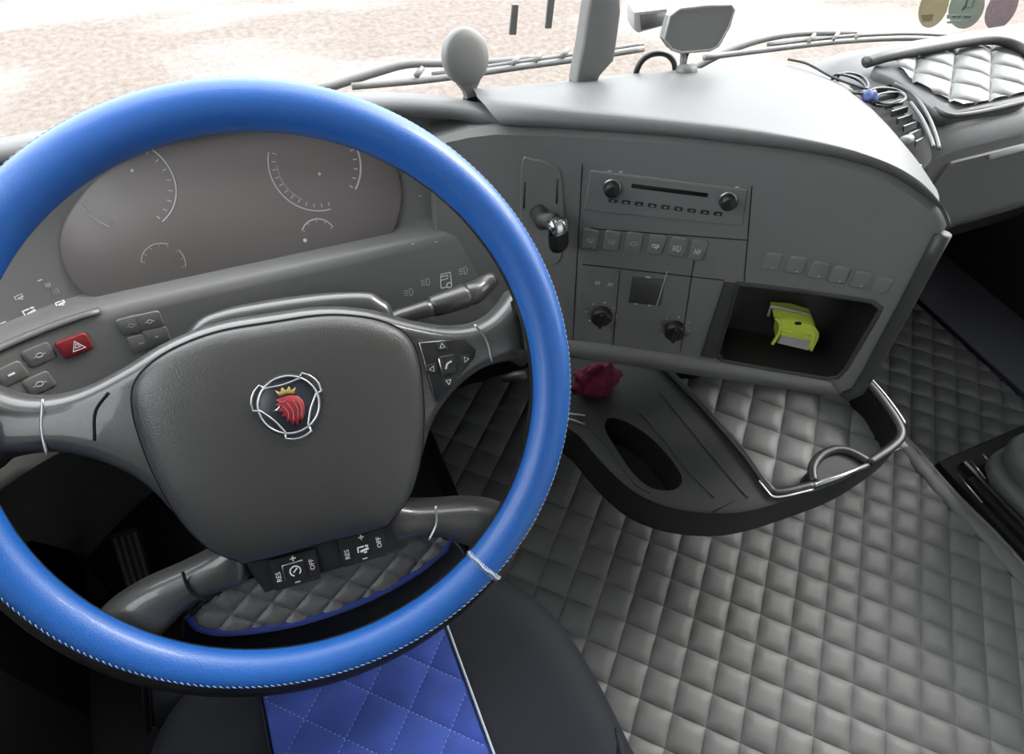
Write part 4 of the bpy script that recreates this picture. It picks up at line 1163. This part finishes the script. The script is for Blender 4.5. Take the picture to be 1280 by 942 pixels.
new('bellows_top', loft(rows_[12:], cu=True), M_rubber, ps)
new('seat_pan', box(1.16, 1.60, -.48, .20, .40, .46, .02), M_navy, ps)

# ================================================================== THINGS BY THE WINDSCREEN
dm = thing('round_mirror', 'round grey disc on a short foot on the dash by the wheel', 'mirror', at(580, 110, y=.655))
DF = Frame(at(582, 71, y=.640), (1, 0.12, 0), (0, .35, 1))
rr_ = .0259
drows = [[Vector((rr_ * s * math.cos(k * pi / 18), rr_ * s * 1.08 * math.sin(k * pi / 18), z)) for k in range(36)] for s, z in ((.4, -.012), (.85, -.010), (.98, -.005), (1, 0), (.97, .004), (.9, .0062), (.6, .0085), (.25, .0095))]
dv, dfc = loft(drows, cu=True)
dfc += [tuple(range(35, -1, -1)), tuple(7 * 36 + k for k in range(36))]
new('disc', (dv, dfc), M_dev, dm, DF)
new('neck', slab([(-.013, -.024), (.013, -.024), (.006, -.033), (.0055, -.040), (-.0055, -.040), (-.007, -.033)], -.005, [(0, .003), (.001, .004)]), M_dev, dm, DF, sharp=40)
new('foot', slab(rrect(-.007, .006, -.045, -.038, .002, 3), -.006, [(0, .003), (.001, .004)]), M_blk, dm, DF)

tb = thing('tablet_bracket', 'tall dark grey bracket standing on the console top by the windscreen', 'bracket', at(730, 102, y=.62))
TF = Frame(at(730, 102, y=.62), (1, -.08, 0), (0, .10, 1))
ol = [TF.px(*p) for p in [(717, 103), (745, 101), (748, 93), (765, 74), (769, 50), (774, 12), (773, -8), (768, -20), (742, -20), (735, -8), (733, 8), (726, 55), (722, 75)]]
new('bracket_body', slab(ol, -.014, [(0, .002), (.001, .005), (.003, .0065)]), M_dev, tb, TF, sharp=40)
new('bracket_foot', slab([TF.px(*p) for p in [(719, 104), (744, 102), (744, 107), (718, 109)]], -.016, [(0, .008)]), M_blk, tb, TF)

hd_ = thing('device_holder', 'angular dark device holder with pale edge on a thin stem at the windscreen', 'holder', at(858, 92, y=.61))
HF = Frame(at(872, 35, y=.625), (1, -.15, 0), (0, .25, 1))
hol_ = [HF.px(*p) for p in [(829, 48), (836, 20), (848, 11), (880, 7), (912, 6), (916, 12), (910, 32), (896, 57), (886, 62), (850, 65), (838, 61)]]
new('holder_plate', slab(hol_, -.010, [(0, .001), (.001, .003)]), M_dev, hd_, HF, sharp=40)
new('holder_edge', tube([Vector((p[0], p[1], .003)) for p in hol_], .0016, 6, closed=True), M_lgrey, hd_, HF)
new('holder_stem', tube(cr([HF.w(*HF.px(862, 62), -.003), at(856, 75, y=.62), at(857, 84, y=.615), at(868, 92, y=.61)], 12), .0028, 8), M_blk, hd_)
new('holder_foot', tube([at(850, 91, y=.61), at(866, 89, y=.61)], .009, 12), M_dev, hd_)
new('stem_brace', tube([at(854, 66, y=.622), at(853, 88, y=.613)], .0035, 8), M_dev, hd_)
cr_ = thing('cable_ring', 'thin black cable bent into an arch on the console top', 'cable', at(820, 96, y=.635))
new('arch', tube(cr([at(*p, y=.635) for p in [(795, 100), (796, 88), (804, 74), (818, 67), (833, 68), (842, 77), (844, 92)]], 24), .0034, 8), M_blk, cr_)

tbx = thing('toll_box', 'small pale grey toll box stuck to the windscreen', 'box', at(812, 30, y=screen_y(.77) - .02))
BF = Frame(at(812, 21, y=screen_y(.775) - .018), (1, -.1, 0), (0, -.22, 1))
new('box_body', slab([BF.px(*p) for p in [(789, 10), (833, 5), (831, 28), (795, 38), (789, 33)]], -.016, [(0, .004), (.002, .008)]), mat('pale_box', (.95, .95, .93), .5), tbx, BF, sharp=40)
new('box_panel', slab([BF.px(*p) for p in [(797, 14), (830, 10), (828, 26), (799, 33)]], .007, [(0, .0088)]), M_dev, tbx, BF)
for i, (a, b, n_) in enumerate(((((636, 43), (645, 43), (648, 5), (640, 5)), 0, 'left'), (((681, 35), (689, 35), (696, -25), (687, -25)), 0, 'right'))):
    SF = Frame(at(*a[0], y=screen_y(.80) - .006), (1, 0, 0), (0, -.22, 1))
    o = new('screen_strip', slab([SF.px(*p) for p in a], -.001, [(0, .0005), (.0003, .0015)]), M_dev, None, SF, sharp=40)  # thin strip lying just inside the glass
    tag(o, ('shorter dark strip on the windscreen nearer the round disc', 'longer dark strip on the windscreen nearer the tall bracket')[i], 'strip', 'dark strips on the windscreen')

# stickers on the glass
def sticker(cx, cy, rx, ry, rot, c, label, kind):
    y = screen_y(.70) - .004
    o0 = at(cx, cy, y=y)
    for _ in range(6):
        o0 = at(cx, cy, y=screen_y(o0.z) - .004)
    SF = Frame(o0, (1, 0, 0), (0, -.22, 1))
    t = thing('window_sticker', label, 'sticker', o0, 'round stickers on the windscreen')
    ol = [SF.px(cx + x, cy + y_) for x, y_ in arc(0, 0, rx, ry, 0, 350, 35, rot)]
    ms = mat('sticker_' + kind, c, .5)
    nt_ = ms.node_tree
    tr_ = nt_.nodes.new('ShaderNodeBsdfTransparent'); mx_ = nt_.nodes.new('ShaderNodeMixShader'); mx_.inputs[0].default_value = 0.62
    nt_.links.new(tr_.outputs[0], mx_.inputs[1]); nt_.links.new(nt_.nodes['Principled BSDF'].outputs[0], mx_.inputs[2])
    nt_.links.new(mx_.outputs[0], nt_.nodes['Material Output'].inputs['Surface'])
    new('sticker_disc', slab(ol, 0, [(0, .0008)]), ms, t, SF, smooth=False)
    wht = mat('sticker_white', (.72, .75, .70), .6)
    if kind == 'green':
        for q in (((1183, 18), (1214, 18), (1212, 23), (1183, 23)), ((1183, 26), (1210, 26), (1206, 29), (1184, 29))):
            new('sticker_band', slab([SF.px(*p) for p in q], .0008, [(0, .0012)]), wht, t, SF, smooth=False)
        dk = mat('sticker_ink', (.16, .25, .24), .6)
        new('sticker_letter', join(*[tf(ribbon([SF.px(*p) for p in L_], .0042), Matrix.Translation((0, 0, .0008))) for L_ in ([(1203, 9), (1215, 9), (1219, -6)], [(1206, 9), (1211, -6)], [(1204, 9), (1203, 13)])]), dk, t, SF, smooth=False)
        new('sticker_letter', join(*[tf(ribbon([SF.px(x, 20.6), SF.px(x + 4, 20.6)], .004), Matrix.Translation((0, 0, .0012))) for x in (1190, 1196, 1204, 1209)]), dk, t, SF, smooth=False)
    if kind == 'purple':
        for px, py in ((1241, 13), (1254, 19), (1249, 27), (1236, 20), (1262, 8)):
            new('sticker_dot', slab([SF.px(px + 2 * math.cos(a), py + 2 * math.sin(a)) for a in [k * pi / 5 for k in range(10)]], .0008, [(0, .0012)]), wht, t, SF, smooth=False)
    if kind == 'yellow':
        new('sticker_band', slab([SF.px(*p) for p in ((1152, 18), (1166, 17), (1164, 26), (1153, 27))], .0008, [(0, .0012)]), mat('sticker_sand', (.55, .45, .22), .6), t, SF, smooth=False)
    return t
sticker(1167, 8, 17, 28, .42, (.58, .50, .16), 'round yellow sticker on the windscreen, leftmost of three', 'yellow')
sticker(1208, 9, 21, 28, .48, (.22, .40, .26), 'round green sticker with white bands on the windscreen', 'green')
sticker(1252, 10, 17, 30, .55, (.36, .20, .30), 'round purple sticker with white dots on the windscreen', 'purple')

# wipers outside the glass
def wiper(label, blade, arm, Y, braces):
    t = thing('windscreen_wiper', label, 'wiper', at(*arm[0], y=Y), 'windscreen wipers')
    new('wiper_blade', tube(cr([at(*p, y=Y) for p in blade], 30), .0055, 8), M_wiper, t)
    new('blade_rail', tube(cr([at(p[0], p[1] - 6, y=Y + .012) for p in blade[1:]], 30), .004, 6), M_wiper, t)
    a = cr([at(*p, y=Y + .02) for p in arm], 24)
    new('wiper_arm', tube(a, [.0075 - .002 * i / 23 for i in range(24)], 8), M_wiper, t)
    new('wiper_pivot', tube([a[0], Vector((a[0].x - .01, .95, .60)), Vector((a[0].x - .01, .945, .488))], .008, 8), M_wiper, t)
    for x, y in braces:
        new('blade_clip', tube([at(x, y + 3, y=Y), at(x + 8, y - 7, y=Y + .012)], .0045, 8), M_wiper, t)
wiper('windscreen wiper parked behind the round disc', [(440, 108), (540, 99), (640, 85), (720, 74), (804, 61)], [(400, 112), (470, 90), (510, 80), (560, 79), (620, 77), (668, 72)], .97, [(520, 92), (640, 78), (668, 74), (702, 68)])
wiper('windscreen wiper parked in front of the passenger side', [(880, 72), (960, 62), (1050, 52), (1130, 48), (1185, 50)], [(845, 98), (900, 68), (950, 50), (1000, 42), (1060, 41), (1072, 42)], .99, [(1010, 50), (1040, 48), (1068, 46)])
# driver's door lining beside the seat
M_door = mat('door_plastic', (0.045, 0.045, 0.044), 0.7, 0.3, bump=(700, 0.3))
dl = thing('door_lining', 'black door lining low on the left beside the driver seat', 'door panel', (-.45, .1, 0))
new('door_panel', box(-.468, -.432, -.60, .44, .02, .70, .012), M_door, dl)
